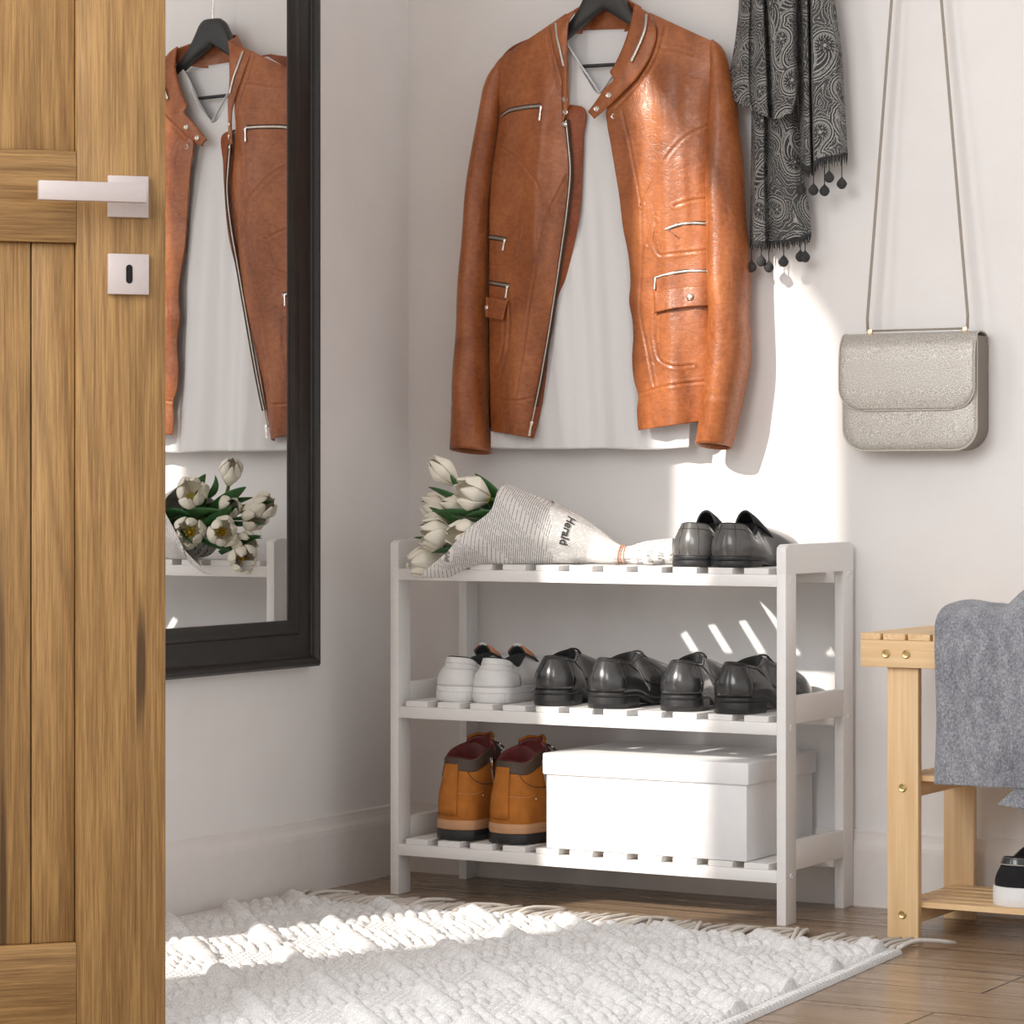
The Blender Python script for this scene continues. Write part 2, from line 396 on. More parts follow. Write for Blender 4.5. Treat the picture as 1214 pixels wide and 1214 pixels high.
nt.links.new(mixc(nt, math_n(nt, 'MULTIPLY', ink, 0.72), srgb(228, 226, 224), srgb(70, 70, 70)), b.inputs['Base Color'])
b.inputs['Roughness'].default_value = 0.85
nb = N(nt, 'ShaderNodeTexNoise', Scale=30.0, Detail=5.0); nt.links.new(coords(nt), nb.inputs['Vector']); bump(nt, b, nb.outputs['Fac'], 0.25, 0.004)
# paisley scarf: woven line drawing stored on the cloth as a colour layer, broken up by a yarn noise
m, nt, b = new_mat('paisley_weave'); M['paisley'] = m
at_ = N(nt, 'ShaderNodeAttribute'); at_.attribute_name = 'pattern'
wv = N(nt, 'ShaderNodeTexNoise', Scale=700.0, Detail=2.0); nt.links.new(coords(nt, (1, 1, 1), 'UV'), wv.inputs['Vector'])
pat = math_n(nt, 'MULTIPLY', at_.outputs['Fac'], ramp(nt, wv.outputs['Fac'], [(0.3, g(0.45)), (0.6, g(1.0))]))
nt.links.new(mixc(nt, pat, (0.034, 0.035, 0.035), (0.52, 0.51, 0.49)), b.inputs['Base Color'])
b.inputs['Roughness'].default_value = 0.85; bump(nt, b, wv.outputs['Fac'], 0.3, 0.0008)
def paisley(u, v):
    u = u / 1.35; v = v / 1.35
    S = 0.050; rs = np.random.RandomState(5); best = np.full(u.shape, 9.0); TH_ = np.zeros(u.shape); RR = np.zeros(u.shape); RH = np.ones(u.shape)
    for iu in range(int(np.floor(u.min() / S)) - 1, int(np.ceil(u.max() / S)) + 2):
        for iv in range(int(np.floor(v.min() / S)) - 1, int(np.ceil(v.max() / S)) + 2):
            k = np.random.RandomState((iu * 73 + iv * 151 + 9000) % 100000)
            cu, cv = (iu + .5 * (iv % 2) + k.uniform(-.12, .12)) * S, (iv + k.uniform(-.12, .12)) * S
            R = k.uniform(.0125, .0175); a0 = k.uniform(0, 2 * PI); curl = k.choice([-1, 1]) * k.uniform(2.0, 3.2)
            x, y, a = cu, cv, a0; sd = np.full(u.shape, 9.0); stp = R * .30
            for q in range(12):
                r = R * (1 - q / 12) ** .85; sd = np.minimum(sd, np.hypot(u - x, v - y) - r)
                x += stp * math.cos(a); y += stp * math.sin(a); a += curl / 12 * (.4 + q / 7)
            w_ = sd < best
            best = np.where(w_, sd, best); TH_ = np.where(w_, np.arctan2(v - cv, u - cu) - a0, TH_); RR = np.where(w_, np.hypot(u - cu, v - cv), RR); RH = np.where(w_, R, RH)
    s = best; ln = lambda d, w: np.clip(1.4 - np.abs(d) / w, 0, 1)
    P = ln(s, .00065)
    P = np.maximum(P, .9 * ln(s + .0030, .00042))
    P = np.maximum(P, .8 * ln(s + .0046, .00080) * (np.sin(TH_ * 22) > .1))
    P = np.maximum(P, .9 * ln(s - .0024 - .0011 * np.abs(np.sin(TH_ * 11)), .00045))
    rr = RR / RH
    fl = ln((rr - .42 * (.62 + .38 * np.cos(6 * TH_))) * RH, .00050) * (rr < .55)
    P = np.maximum(P, fl); P = np.maximum(P, (rr < .10) * .9)
    P = np.maximum(P, .75 * (s < -.0058) * (rr > .5) * (np.abs(np.sin(TH_ * 9 + rr * 6)) > .90))
    P = np.maximum(P, .35 * ((s < -.0030) & (s > -.0058)))
    wob = .0012 * np.sin(u * 310 + 2 * np.sin(v * 170)) + .0012 * np.sin(v * 270 + 1.5 * np.sin(u * 210))
    bgm = s > .0042
    P = np.maximum(P, .85 * bgm * ln(np.mod(s + wob, .0040) - .0020, .00038))
    P = np.maximum(P, .55 * bgm * ((np.sin(u * 1900) * np.sin(v * 1900)) > .62))
    return np.clip(P, 0, 1)
# terry towel
m, nt, b = new_mat('grey_terry'); M['terry'] = m
n1 = N(nt, 'ShaderNodeTexNoise', Scale=380.0, Detail=4.0, Roughness=0.7); nt.links.new(coords(nt, (1, 1, 0.7)), n1.inputs['Vector'])
n2 = N(nt, 'ShaderNodeTexNoise', Scale=60.0, Detail=3.0); nt.links.new(coords(nt, (1, 1, 0.5)), n2.inputs['Vector'])
f = math_n(nt, 'ADD', math_n(nt, 'MULTIPLY', n1.outputs['Fac'], 0.7), math_n(nt, 'MULTIPLY', n2.outputs['Fac'], 0.3))
nt.links.new(ramp(nt, f, [(0.32, srgb(88, 90, 98)), (0.5, srgb(140, 142, 150)), (0.68, srgb(190, 192, 198))]), b.inputs['Base Color'])
b.inputs['Roughness'].default_value = 0.95; b.inputs['Sheen Weight'].default_value = 0.3
p = bump(nt, b, n1.outputs['Fac'], 0.9, 0.003); bump(nt, b, n2.outputs['Fac'], 0.4, 0.004, p)
# rug
m, nt, b = new_mat('ivory_wool'); M['rug'] = m
n1 = N(nt, 'ShaderNodeTexNoise', Scale=420.0, Detail=4.0); nt.links.new(coords(nt), n1.inputs['Vector'])
nt.links.new(ramp(nt, n1.outputs['Fac'], [(0.3, srgb(196, 195, 194)), (0.65, srgb(229, 228, 228))]), b.inputs['Base Color'])
b.inputs['Roughness'].default_value = 0.95; bump(nt, b, n1.outputs['Fac'], 0.5, 0.0015)

# ================================================================== ROOM
YF = -5.2; XR = 3.6; HC = 2.6
struct(box('floor', -0.9, XR, YF, WALL_Y + 0.05, -0.03, 0.0, M['floor'], bev=0))
struct(box('wall_back', -0.9, XR, WALL_Y, WALL_Y + 0.05, 0, HC, M['wall'], bev=0))
# left wall with the doorway the sun comes through
JY0, JY1, JZ = -1.845, -1.075, 2.05
bm = bmesh.new()
add_box(bm, WALL_X - 0.02, WALL_X, JY1, WALL_Y, 0, HC)
add_box(bm, WALL_X - 0.02, WALL_X, YF, JY0, 0, HC)
add_box(bm, WALL_X - 0.02, WALL_X, JY0, JY1, JZ, HC)
struct(bm_obj('wall_left', bm, M['wall']))
struct(box('ceiling', WALL_X - 0.02, XR, YF + 0.6, WALL_Y + 0.05, HC, HC + 0.03, M['ceiling'], bev=0))
BH = 0.1189
prof = [(0, 0), (0.0105, 0), (0.0105, 0.088), (0.0095, 0.096), (0.0062, 0.104), (0.0050, 0.112), (0.0050, BH - 0.002), (0.003, BH), (0, BH)]
def baseboard(name, P0, P1, inward):
    P0 = Vector(P0); P1 = Vector(P1); inward = Vector(inward); bm = bmesh.new(); rows = []
    for P in (P0, P1): rows.append([bm.verts.new(P + inward * a + Vector((0, 0, z))) for a, z in prof])
    for i in range(len(prof) - 1): bm.faces.new((rows[0][i], rows[0][i + 1], rows[1][i + 1], rows[1][i]))
    bm.faces.new(rows[0]); bm.faces.new(rows[1][::-1])
    return struct(bm_obj(name, bm, M['trim']))
baseboard('baseboard_back', (WALL_X, WALL_Y, 0), (XR, WALL_Y, 0), (0, -1, 0))
baseboard('baseboard_left', (WALL_X, JY1, 0), (WALL_X, WALL_Y, 0), (1, 0, 0))

# ================================================================== MIRROR on the left wall
my, mz, miy, miz = -0.0483, 0.3672, -0.1247, 0.4458
fy0 = my - 0.86; fz1 = 1.93                       # far side and top are hidden behind the door / above the frame
mir = thing('wall_mirror', 'tall black framed mirror hanging on the left wall behind the oak door', 'mirror', (WALL_X, (fy0 + my) / 2, mz))
mw = my - miy
P = [(0, 0.0), (0, 0.024), (0.004, 0.029), (0.010, 0.030), (0.014, 0.027), (0.016, 0.021), (0.019, 0.0195), (0.027, 0.021),
     (0.040, 0.0215), (0.052, 0.019), (0.054, 0.0215), (0.058, 0.023), (0.070, 0.021), (mw - 0.001, 0.019), (mw, 0.017), (mw, 0.009)]
bm = bmesh.new(); rings = []
for cy_, cz_, sy, sz in ((my, mz, -1, 1), (my, fz1, -1, -1), (fy0, fz1, 1, -1), (fy0, mz, 1, 1)):
    rings.append([bm.verts.new((WALL_X + 0.001 + d, cy_ + sy * a, cz_ + sz * a)) for a, d in P])
for i in range(4):
    A, B = rings[i], rings[(i + 1) % 4]
    for k in range(len(P)):
        k2 = (k + 1) % len(P); bm.faces.new((A[k], A[k2], B[k2], B[k]))
bm_obj('mirror_frame', bm, M['frame'], mir, autosmooth=35)
box('mirror_glass', WALL_X + 0.011, -0.1135, fy0 + 0.07, miy + 0.004, miz - 0.004, fz1 - 0.07, M['mirror'], mir, bev=0)

# ================================================================== DOOR (hinged on the left wall, standing ajar)
DD = 3.46; DYAW = math.radians(18)
edge = CAM + DD * FW + DD * (196.5 - CX) / FPX * RT
dvec = math.cos(DYAW) * RT + math.sin(DYAW) * FW          # hinge -> free edge
Xd = Vector(dvec); Zd = Vector((0, 0, 1)); Yd = Zd.cross(Xd)  # Yd points away from the camera
s_h = (edge[0] - (WALL_X + 0.012)) / dvec[0]
hinge = Vector((edge[0] - s_h * dvec[0], edge[1] - s_h * dvec[1], 0.021))
door = thing('door_1', 'oak panelled door standing ajar at the left edge with a square silver lever handle', 'door', hinge, math.atan2(dvec[1], dvec[0]))
door['kind'] = 'structure'
DW = s_h; DH = 1.97; DT = 0.04
def du(px, py):                                            # pixel -> (along door from hinge, height above door bottom)
    d = ray(px, py); n = np.array(Yd); t = np.dot(np.array(hinge) - CAM, n) / np.dot(d, n); q = CAM + t * d
    return float(np.dot(q - np.array(hinge), dvec)), float(q[2] - hinge[2])
xs = du(91, 600)[0]; zr0 = du(60, 287)[1]; zr1 = du(60, 178)[1]; zb = du(60, 1119.5)[1]; xg = du(38.5, 600)[0]
def dbox(name, x0, x1, z0, z1, y0, y1, mat, bev=0.0015, parent=door):
    return box(name, x0, x1, y0, y1, z0, z1, mat, parent, bev, world=False)
dbox('stile', xs, DW, 0, DH, 0, DT, M['door_v']); dbox('stile', 0, 0.11, 0, DH, 0, DT, M['door_v'])
dbox('rail', 0.11, xs, 0, zb, 0, DT, M['door_h']); dbox('rail', 0.11, xs, zr0, zr1, 0, DT, M['door_h'])
dbox('rail', 0.11, xs, DH - 0.11, DH, 0, DT, M['door_h'])
for z0, z1 in ((zb, zr0), (zr1, DH - 0.11)):
    bm = bmesh.new(); x = xs; cuts = [xs, xg if z0 == zb else xs - 0.16]
    while cuts[-1] > 0.20: cuts.append(cuts[-1] - 0.118)
    cuts[-1] = 0.11
    for a, c in zip(cuts, cuts[1:]): add_box(bm, c + 0.0006, a - 0.0006, 0.0095, DT - 0.0095, z0, z1, 0.0022, 2)
    bm_obj('panel', bm, M['door_v'], door, world=False, autosmooth=40)
hx0, hz1 = du(127, 208.5); hx1, hz0 = du(174.6, 259)
dh = dbox('door_handle', *[du(38, 225)[0], du(164, 225)[0]], (hz0 + hz1) / 2 - 0.0105, (hz0 + hz1) / 2 + 0.0115, -0.052, -0.040, M['silver'], 0.0008)
bm = bmesh.new(); add_box(bm, hx0, hx1, -0.009, -0.0003, hz0, hz1, 0.0008); bm_obj('handle_rose', bm, M['silver'], dh, world=False, autosmooth=40)
bm = bmesh.new(); hc = (hx0 + hx1) / 2
add_lathe(bm, [(0.0, 0), (0.0095, 0), (0.0095, 0.034), (0, 0.034)], 20, Matrix.Translation((hc + 0.004, -0.008, (hz0 + hz1) / 2 + 0.004)) @ Matrix.Rotation(PI / 2, 4, 'X'))
bm_obj('handle_neck', bm, M['silver'], dh, world=False, autosmooth=40)
kx0, kz1 = du(127, 301); kx1, kz0 = du(175, 350)
kp = dbox('keyhole_plate', kx0, kx1, kz0, kz1, -0.009, -0.0003, M['silver'], 0.0008)
bm = bmesh.new(); kc = (kx0 + kx1) / 2; kz = (kz0 + kz1) / 2
poly = [(0.0038 * math.cos(a), 0.0072 + 0.0038 * math.sin(a)) for a in np.linspace(0, PI, 9)] + [(0.0038 * math.cos(a), -0.0072 + 0.0038 * math.sin(a)) for a in np.linspace(PI, 2 * PI, 9)]
add_prism(bm, poly, 0.0004, Matrix.Translation((kc + 0.0005, -0.0091, kz)) @ Matrix.Rotation(PI / 2, 4, 'X'))
bm_obj('keyhole', bm, M['keyhole'], kp, world=False)

# ================================================================== SHOE RACK
RW, RD, TH, LW, ZT = 0.70, 0.2505, 0.0154, 0.0376, 0.5702
SH = [(0.5066, 0.5246), (0.2844, 0.3030), (0.0631, 0.0815)]
rack = thing('shoe_rack', 'white painted wooden three-tier shoe rack with slatted shelves standing against the back wall', 'shoe rack', (RW / 2, RD / 2, 0))
for x0 in (0.0, RW - TH):
    for y0 in (0.0, RD - LW):
        box('leg', x0, x0 + TH, y0, y0 + LW, 0, ZT - 0.004, M['rack'], rack, 0.0012)
    bm = bmesh.new()                                            # rounded top rail
    r = 0.012; pl = []
    for cx_, a0 in ((RD - r, 0), (r, PI / 2)):
        pl += [(cx_ + r * math.cos(a), ZT - r + r * math.sin(a)) for a in np.linspace(a0, a0 + PI / 2, 6)]
    pl += [(0, ZT - 0.045), (RD, ZT - 0.045)]
    pl = [(-0.0002 if p[0] < 1e-6 else (RD + 0.0002 if p[0] > RD - 1e-6 else p[0]), p[1]) for p in pl]
    Mx = Matrix(((0, 0, 1, x0 - 0.0002), (1, 0, 0, 0), (0, 1, 0, 0), (0, 0, 0, 1)))
    add_prism(bm, pl, TH + 0.0004, Mx, 0.001)
    bm_obj('side_rail', bm, M['rack'], rack, autosmooth=35)
    for z0, z1 in ((0.3001, 0.3411), (0.0797, 0.1224)):
        box('side_rail', x0 + 0.0002, x0 + TH - 0.0002, LW, RD - LW, z0, z1, M['rack'], rack, 0.001)
nsl = 11; xa = 0.0289; gsl = 0.0192; wsl = (RW - 2 * xa - (nsl - 1) * gsl) / nsl
for z0, z1 in SH:
    box('front_rail', TH, RW - TH, 0.0008, 0.0188, z0, z1, M['rack'], rack, 0.0008)
    box('back_rail', TH, RW - TH, RD - 0.040, RD - 0.022, z0, z1, M['rack'], rack, 0.0008)
    bm = bmesh.new()
    for i in range(nsl):
        x = xa + i * (wsl + gsl); add_box(bm, x, x + wsl, 0.0008, RD - 0.002, z1, z1 + 0.0095, 0.0008, 1)
    bm_obj('shelf_slats', bm, M['rack'], rack, autosmooth=40)
bm0 = [(0.0, 0), (0.0062, 0), (0.0062, 0.0008), (0.0050, 0.0014), (0.0036, 0.0014), (0.0030, 0.0005), (0, 0.0005)]
for y_, zs_ in ((LW / 2, (0.5156, 0.2937, 0.0723)), (RD - LW / 2, (0.5200, 0.2975))):
    for z_ in zs_:
        for x_, sgn in ((RW, 1), (0, -1)):
            bm = bmesh.new(); sc = 0.75 if y_ > 0.1 or z_ < 0.1 else 1.0
            add_lathe(bm, [(r_ * sc, h_) for r_, h_ in bm0], 16, Matrix.Translation((x_, y_, z_)) @ Matrix.Rotation(sgn * PI / 2, 4, 'Y'))
            bm_obj('bolt_cap', bm, M['rack'], rack, autosmooth=40)
SZ = [z1 + 0.0095 for z0, z1 in SH]

# ================================================================== STORAGE BOX
bx = thing('storage_box', 'white lidded storage box standing on the bottom shelf of the shoe rack', 'box', (0.46, 0.122, SZ[2]))
box('box_body', 0.2872, 0.6345, 0.0022, 0.2420, SZ[2] + 0.0005, 0.2330, M['card_white'], bx, 0.0025)
bm = bmesh.new()
add_box(bm, 0.2825, 0.6390, -0.0020, 0.2465, 0.2065, 0.2405, 0.003, 3)
bm_obj('box_lid', bm, M['card_white'], bx, autosmooth=40)

# ================================================================== BENCH
BX0, BX1, BY0, BY1 = 0.8357, 1.56, -0.0350, 0.2230
bench = thing('wooden_bench', 'pale pine slatted bench with brass screws standing to the right of the white rack', 'bench', ((BX0 + BX1) / 2, 0.09, 0))
ZA0, ZA1, ZTOP = 0.3943, 0.4337, 0.4435
box('apron', BX0, BX1, BY0, BY0 + 0.0125, ZA0, ZA1, M['pine_x'], bench, 0.0012)
box('apron', BX0, BX1, BY1 - 0.0125, BY1, ZA0, ZA1, M['pine_x'], bench, 0.0012)
bm = bmesh.new(); x = BX0; edges_ = [0.8669, 0.9058, 0.9443]
pitch = 0.0387; gx = 0.0044
xs_ = [BX0 - (pitch - (0.8669 - BX0)) + 0.0]
xcur = BX0; first = True
ends = [0.8669 + pitch * i for i in range(40)]
for e in ends:
    if e > BX1: break
    add_box(bm, xcur, e, BY0, BY1, ZA1, ZTOP, 0.0008, 1); xcur = e + gx
bm_obj('seat_slats', bm, M['pine_y'], bench, autosmooth=40)
LEGX = (0.8725, 0.9208)
for x0, x1 in (LEGX, (BX1 - (LEGX[1] - BX0), BX1 - (LEGX[0] - BX0))):
    box('leg', x0, x1, BY0 + 0.0127, BY0 + 0.0127 + 0.014, 0, ZA1 - 0.0005, M['pine_v'], bench, 0.0012)
    box('leg', x0, x1, BY1 - 0.0265, BY1 - 0.0127, 0, ZA1 - 0.0005, M['pine_v'], bench, 0.0012)
    for zc in (0.2190, 0.0350):
        box('cross_bar', x0 + 0.010, x1 - 0.004, BY0 + 0.0268, BY1 - 0.0268, zc - 0.013, zc + 0.0095, M['pine_y'], bench, 0.001)
        bm = bmesh.new()
        add_lathe(bm, [(0, 0.0005), (0.0026, 0.0005), (0.0030, 0.0022), (0.0048, 0.0028), (0.0062, 0.0016), (0.0064, 0)], 18, Matrix.Translation(((x0 + x1) / 2, BY0 + 0.0127, zc)) @ Matrix.Rotation(PI / 2, 4, 'X'))
        bm_obj('screw', bm, M['brass'], bench, autosmooth=40)
    for dx in (0.0035, 0.0352):
        bm = bmesh.new()
        add_lathe(bm, [(0, 0.0005), (0.0026, 0.0005), (0.0030, 0.0022), (0.0048, 0.0028), (0.0062, 0.0016), (0.0064, 0)], 18, Matrix.Translation((x0 + dx, BY0, 0.4140)) @ Matrix.Rotation(PI / 2, 4, 'X'))
        bm_obj('screw', bm, M['brass'], bench, autosmooth=40)
BSH = []
for zc in (0.2190, 0.0350):
    z0 = zc + 0.0095; bm = bmesh.new(); n_ = 6; a0 = BY0 + 0.0268; a1 = BY1 - 0.0268; wv_ = (a1 - a0 - 5 * 0.010) / n_
    for i in range(n_):
        y = a0 + i * (wv_ + 0.010); add_box(bm, LEGX[0] + 0.016 - (0.0 if i else 0.0), BX1 - 0.05, y, y + wv_, z0, z0 + 0.0085, 0.0008, 1)
    bm_obj('lower_shelf', bm, M['pine_x'], bench, autosmooth=40); BSH.append(z0 + 0.0085)

# ================================================================== RUG
RX0, RY1, RYN = -0.1080, -0.1600, -1.205
def rug_right(y): return 0.953 + 0.072 * (RY1 - y)
nx, ny = 560, 600
U_, V_ = np.meshgrid(np.linspace(0, 1, nx), np.linspace(0, 1, ny) ** 0.9)
Yr = RY1 + (RYN - RY1) * V_
Xr = RX0 + (rug_right(Yr) - RX0) * U_
Yr = Yr + 0.004 * np.sin(Xr * 9)
A_ = (Xr - Yr) / math.sqrt(2); B_ = (Xr + Yr) / math.sqrt(2)
PA = 0.033
row = np.floor(A_ / PA); fa = A_ / PA - row - 0.5
hsh = lambda k: (np.sin(k * 127.1 + 11.3) * 43758.5453) % 1.0
cross = np.clip(1 - (fa / 0.46) ** 2, 0, 1) ** 0.4
ph = B_ / 0.0185 + hsh(row) * 1.0
bob = np.clip(1 - ((ph - np.floor(ph) - 0.5) / 0.50) ** 2, 0, 1) ** 0.45
bobh = hsh(row * 57 + np.floor(ph))
H = 0.0120 * cross * (0.30 + 0.70 * bob) * (0.75 + 0.4 * bobh)
# finer loops in lozenge patches
zone = (np.sin(A_ / 0.118 * PI) * np.sin(B_ / 0.135 * PI))
f2a = A_ / 0.0118; f2b = B_ / 0.0118 + 0.5 * (np.floor(f2a) % 2)
loops = np.sqrt(np.clip(1 - ((f2a % 1 - .5) / .55) ** 2, 0, 1)) * np.sqrt(np.clip(1 - ((f2b % 1 - .5) / .55) ** 2, 0, 1))
zf = sstep(0.10, 0.22, zone)
H = H * (1 - zf) + 0.0062 * loops * zf
# raised twisted cords along the A diagonal
PB = 0.115
cb = np.floor(B_ / PB); fb = B_ / PB - cb - 0.5
aoff = A_ / 0.235 + 0.5 * (cb % 2)
seglen = sstep(0.10, 0.16, aoff % 1) * (1 - sstep(0.74, 0.80, aoff % 1))
tw = 0.72 + 0.28 * np.abs(np.sin((A_ / 0.030 + fb * 1.6) * PI))
cord = np.sqrt(np.clip(1 - (fb * PB / 0.0185) ** 2, 0, 1)) * tw * seglen
H = np.maximum(H, 0.0195 * cord)
strands = 0.0006 * np.sin(B_ * 2600 + A_ * 900) * (H > 0.001)
# bound edges
de = np.minimum((rug_right(Yr) - Xr), (Xr - RX0))
rim = np.sqrt(np.clip(1 - ((de - 0.008) / 0.010) ** 2, 0, 1)) * (0.8 + 0.2 * np.sin(Yr / 0.006 * PI))
H = np.where(de < 0.018, np.maximum(0.0055 * rim, 0), H)
H2 = np.sqrt(np.clip(1 - (((RY1 - Yr) - 0.007) / 0.009) ** 2, 0, 1)) * (0.75 + 0.25 * np.sin(Xr / 0.006 * PI))
H = np.where((RY1 - Yr) < 0.016, 0.005 * H2, H)
Zr = 0.0048 + H + strands
for sl in (np.s_[0, :], np.s_[-1, :], np.s_[:, 0], np.s_[:, -1]): Zr[sl] = 0.0005
rug = thing('woven_rug', 'chunky ivory wool rug with a raised diamond weave and grey fringe lying on the floor', 'rug', (0.42, -0.64, 0))
sheet('rug_pile', np.stack([Xr, Yr, Zr], -1)[::-1], M['rug'], rug)
nfr = 88
for i in range(nfr):
    x = lerp(RX0 + 0.030, rug_right(RY1) - 0.004, i / (nfr - 1)) + random.uniform(-.003, .003)
    L = random.uniform(0.092, 0.124); sx = random.gauss(-0.010, 0.006); hz = random.uniform(0.0, 0.004)
    if i == nfr - 1: sx, L = 0.012, 0.100
    if i == nfr - 2: sx, L = 0.004, 0.105
    if random.random() < 0.10: sx += random.choice((-0.03, 0.035)); hz += 0.005
    y0 = RY1 - 0.004
    pts = [(x, y0, 0.008), (x + sx * .2, y0 + L * .3, 0.0070 + hz), (x + sx * .55 + random.uniform(-.002, .002), y0 + L * .65, 0.0045 + hz), (x + sx, min(y0 + L, -0.0235 if 0.86 < x + sx < 0.93 else -0.0005 if (x + sx < 0.02 or 0.68 < x + sx < 0.71) else 9), 0.0034 + hz * .4)]
    tube('fringe_tassel', spline(pts, 8), [0.0034] * 7 + [0.0026], M['rug_fringe'], rug, 6)

# ================================================================== HANGING CLOTHES
def patch(left, right, nr, nc, hfun, top_bulge=0.0, bot_bulge=0.0, lh=None, rh=None):
    L = spline(left, nr); R = spline(right, nr)
    s = np.linspace(0, 1, nc)[None, :]; t = np.linspace(0, 1, nr)[:, None]
    PX = L[:, 0:1] * (1 - s) + R[:, 0:1] * s; PY = L[:, 1:2] * (1 - s) + R[:, 1:2] * s
    PY = PY + (top_bulge * (1 - t) ** 4 + bot_bulge * t ** 12) * np.sin(PI * s)
    H = hfun(s + 0 * t, t + 0 * s, PX, PY)
    return PX, PY, H
def seams(PX, PY, H, polys, amp=0.0012, w=1.5):
    for p in polys:
        q = spline(p, max(8, 6 * len(p))) if len(p) > 2 else np.array(p, float)
        d = seg_dist(PX, PY, q)
        H = H - amp * np.exp(-(d / w) ** 2) + 0.55 * amp * np.exp(-((d - 2.6) / 1.7) ** 2)
    return H
def fbm(X, Y, sx, sy, seed=0):
    out = np.zeros(X.shape); rs = np.random.RandomState(seed)
    for k in range(7):
        a = rs.uniform(0, 2 * PI); fx, fy = rs.normal(0, 1, 2)
        out += np.sin(fx * X / sx + fy * Y / sy + a + 0.8 * np.sin(X / sx * 0.7 + k)) / (1 + 0.4 * k)
    return out / 3.0

jk = thing('leather_jacket', 'tan leather biker jacket hanging open on a black hanger above the shoe rack', 'jacket', W(700, 300, 0.06))
jk_parts = {}
# ---- left front (viewer's left)
def h_lp(s, t, PX, PY):
    edge_h = hermite([0, .12, .3, .6, 1], [.066, .074, .072, .066, .062], t[:, 0])[:, None]
    side_h = hermite([0, .12, .35, .7, 1], [.056, .057, .058, .055, .052], t[:, 0])[:, None]
    h = side_h + (edge_h - side_h) * np.sin(s * PI / 2) ** 0.9 + 0.016 * np.sin(PI * s) * sstep(0.02, .25, t)
    h = h + 0.0042 * fbm(PX, PY, 15, 55, 3) * sstep(.05, .2, t)
    h = h + 0.004 * np.exp(-((PX - 640 - 8 * np.sin(PY / 60)) / 9) ** 2) * sstep(.1, .2, t) * (1 - sstep(.55, .7, t))
    return h
LPl = [(606, 60), (592, 70), (585, 81), (589, 102), (592, 130), (589, 160), (582, 215), (580, 300), (580, 400), (581, 470), (582, 511)]
LPr = [(671, 16), (669, 50), (667, 90), (667, 130), (672, 163), (675, 200), (671, 250), (664, 300), (655, 360), (647, 410), (638, 460), (628, 519)]
PX, PY, H = patch(LPl, LPr, 330, 74, h_lp)
H = seams(PX, PY, H, [[(590, 172), (612, 187), (635, 215), (651, 250)], [(672, 208), (660, 232), (651, 250), (641, 290), (630, 345), (618, 430), (611, 470)],
                      [(580, 471), (600, 474), (615, 475), (637, 470)], [(608, 80), (628, 74), (648, 68), (660, 66)], [(648, 22), (650, 50), (656, 80), (663, 105)],
                      [(582, 253), (597, 256), (621, 268)], [(621, 268), (617, 290), (611, 308), (603, 313), (582, 314)], [(597, 382), (596, 410), (590, 430), (582, 440)],
                      [(602, 345), (604, 380), (600, 420), (592, 452)]])
jk_parts['lp'] = sheet('front_panel', Wgrid(PX, PY, H)[::-1], M['leather'], jk, 0.0022)
LPG = (PX, PY, H)
# inner facing beyond the zip
FCr = [(676, 124), (691, 127), (692, 165), (691, 200), (687, 258), (676, 310), (661, 365), (652, 400), (650, 430), (645, 470), (633, 520)]
LPr2 = [(671, 130), (672, 163), (675, 200), (671, 250), (664, 300), (655, 360), (647, 410), (638, 460), (628, 519)]
def h_fc(s, t, PX, PY):
    e = hermite([0, .12, .3, .6, 1], [.074, .074, .072, .066, .062], t[:, 0])[:, None]
    return e - 0.001 - 0.010 * s ** 1.2
PX, PY, H = patch(LPr2, FCr, 150, 14, h_fc)
sheet('front_facing', Wgrid(PX, PY, H)[::-1], M['leather_in'], jk, 0.002)
# ---- right front
def h_rp(s, t, PX, PY):
    edge_h = hermite([0, .10, .25, .6, 1], [.064, .072, .074, .068, .066], t[:, 0])[:, None]
    side_h = hermite([0, .12, .35, .7, 1], [.054, .058, .060, .058, .055], t[:, 0])[:, None]
    h = edge_h + (side_h - edge_h) * (1 - np.cos(s * PI / 2)) + 0.017 * np.sin(PI * np.clip(s, 0, 1)) * sstep(0.02, .25, t)
    h = h + 0.0042 * fbm(PX, PY, 15, 55, 5) * sstep(.05, .2, t)
    h = h + 0.0035 * np.exp(-((PX - 812 - 3 * np.sin(PY / 40)) / 8) ** 2) * (1 - sstep(.5, .6, t)) * sstep(.08, .16, t)
    return h
RPl = [(770, 15), (779, 34), (773, 60), (760, 84), (748, 99), (735, 113), (722, 126), (721, 148), (724, 165), (729.5, 198), (735, 232), (740, 272), (745.5, 299), (748.5, 338), (747, 357), (751, 380), (752, 400), (750.5, 423), (753, 451), (758, 470), (756.5, 485), (758, 510)]
RPr = [(848, 51), (853, 66), (853, 85), (850, 105), (847, 135), (848, 140), (846, 200), (845, 300), (845, 400), (840, 455), (836, 480), (832, 499)]
def resamp_y(P, n):
    P = np.array(P, float); d = np.r_[0, np.cumsum(np.abs(np.diff(P[:, 1])) + 0.02 * np.abs(np.diff(P[:, 0])))]
    return hermite(d, P, np.linspace(0, d[-1], n))
L_, R_ = resamp_y(RPl, 330), resamp_y(RPr, 330)
PX, PY, H = patch(L_, R_, 330, 84, h_rp)
H = seams(PX, PY, H, [[(848, 145), (838, 149), (815, 161), (795, 181), (775, 215), (761, 243)], [(738, 132), (746, 165), (754, 205), (761, 243)], [(761, 243), (762, 300), (761, 380), (767, 410), (776, 457)],
                      [(758, 467), (790, 458), (836, 452)], [(776, 57), (800, 59), (822, 65)], [(787, 34), (779, 63), (755, 103), (730, 130)],
                      [(778, 262), (778, 295), (782, 302), (795, 301), (836, 297)], [(777, 372), (778, 410), (783, 427), (793, 433), (822, 433)], [(768, 290), (772, 272), (778, 255)],
                      [(800, 244), (818, 238), (842, 235)]])
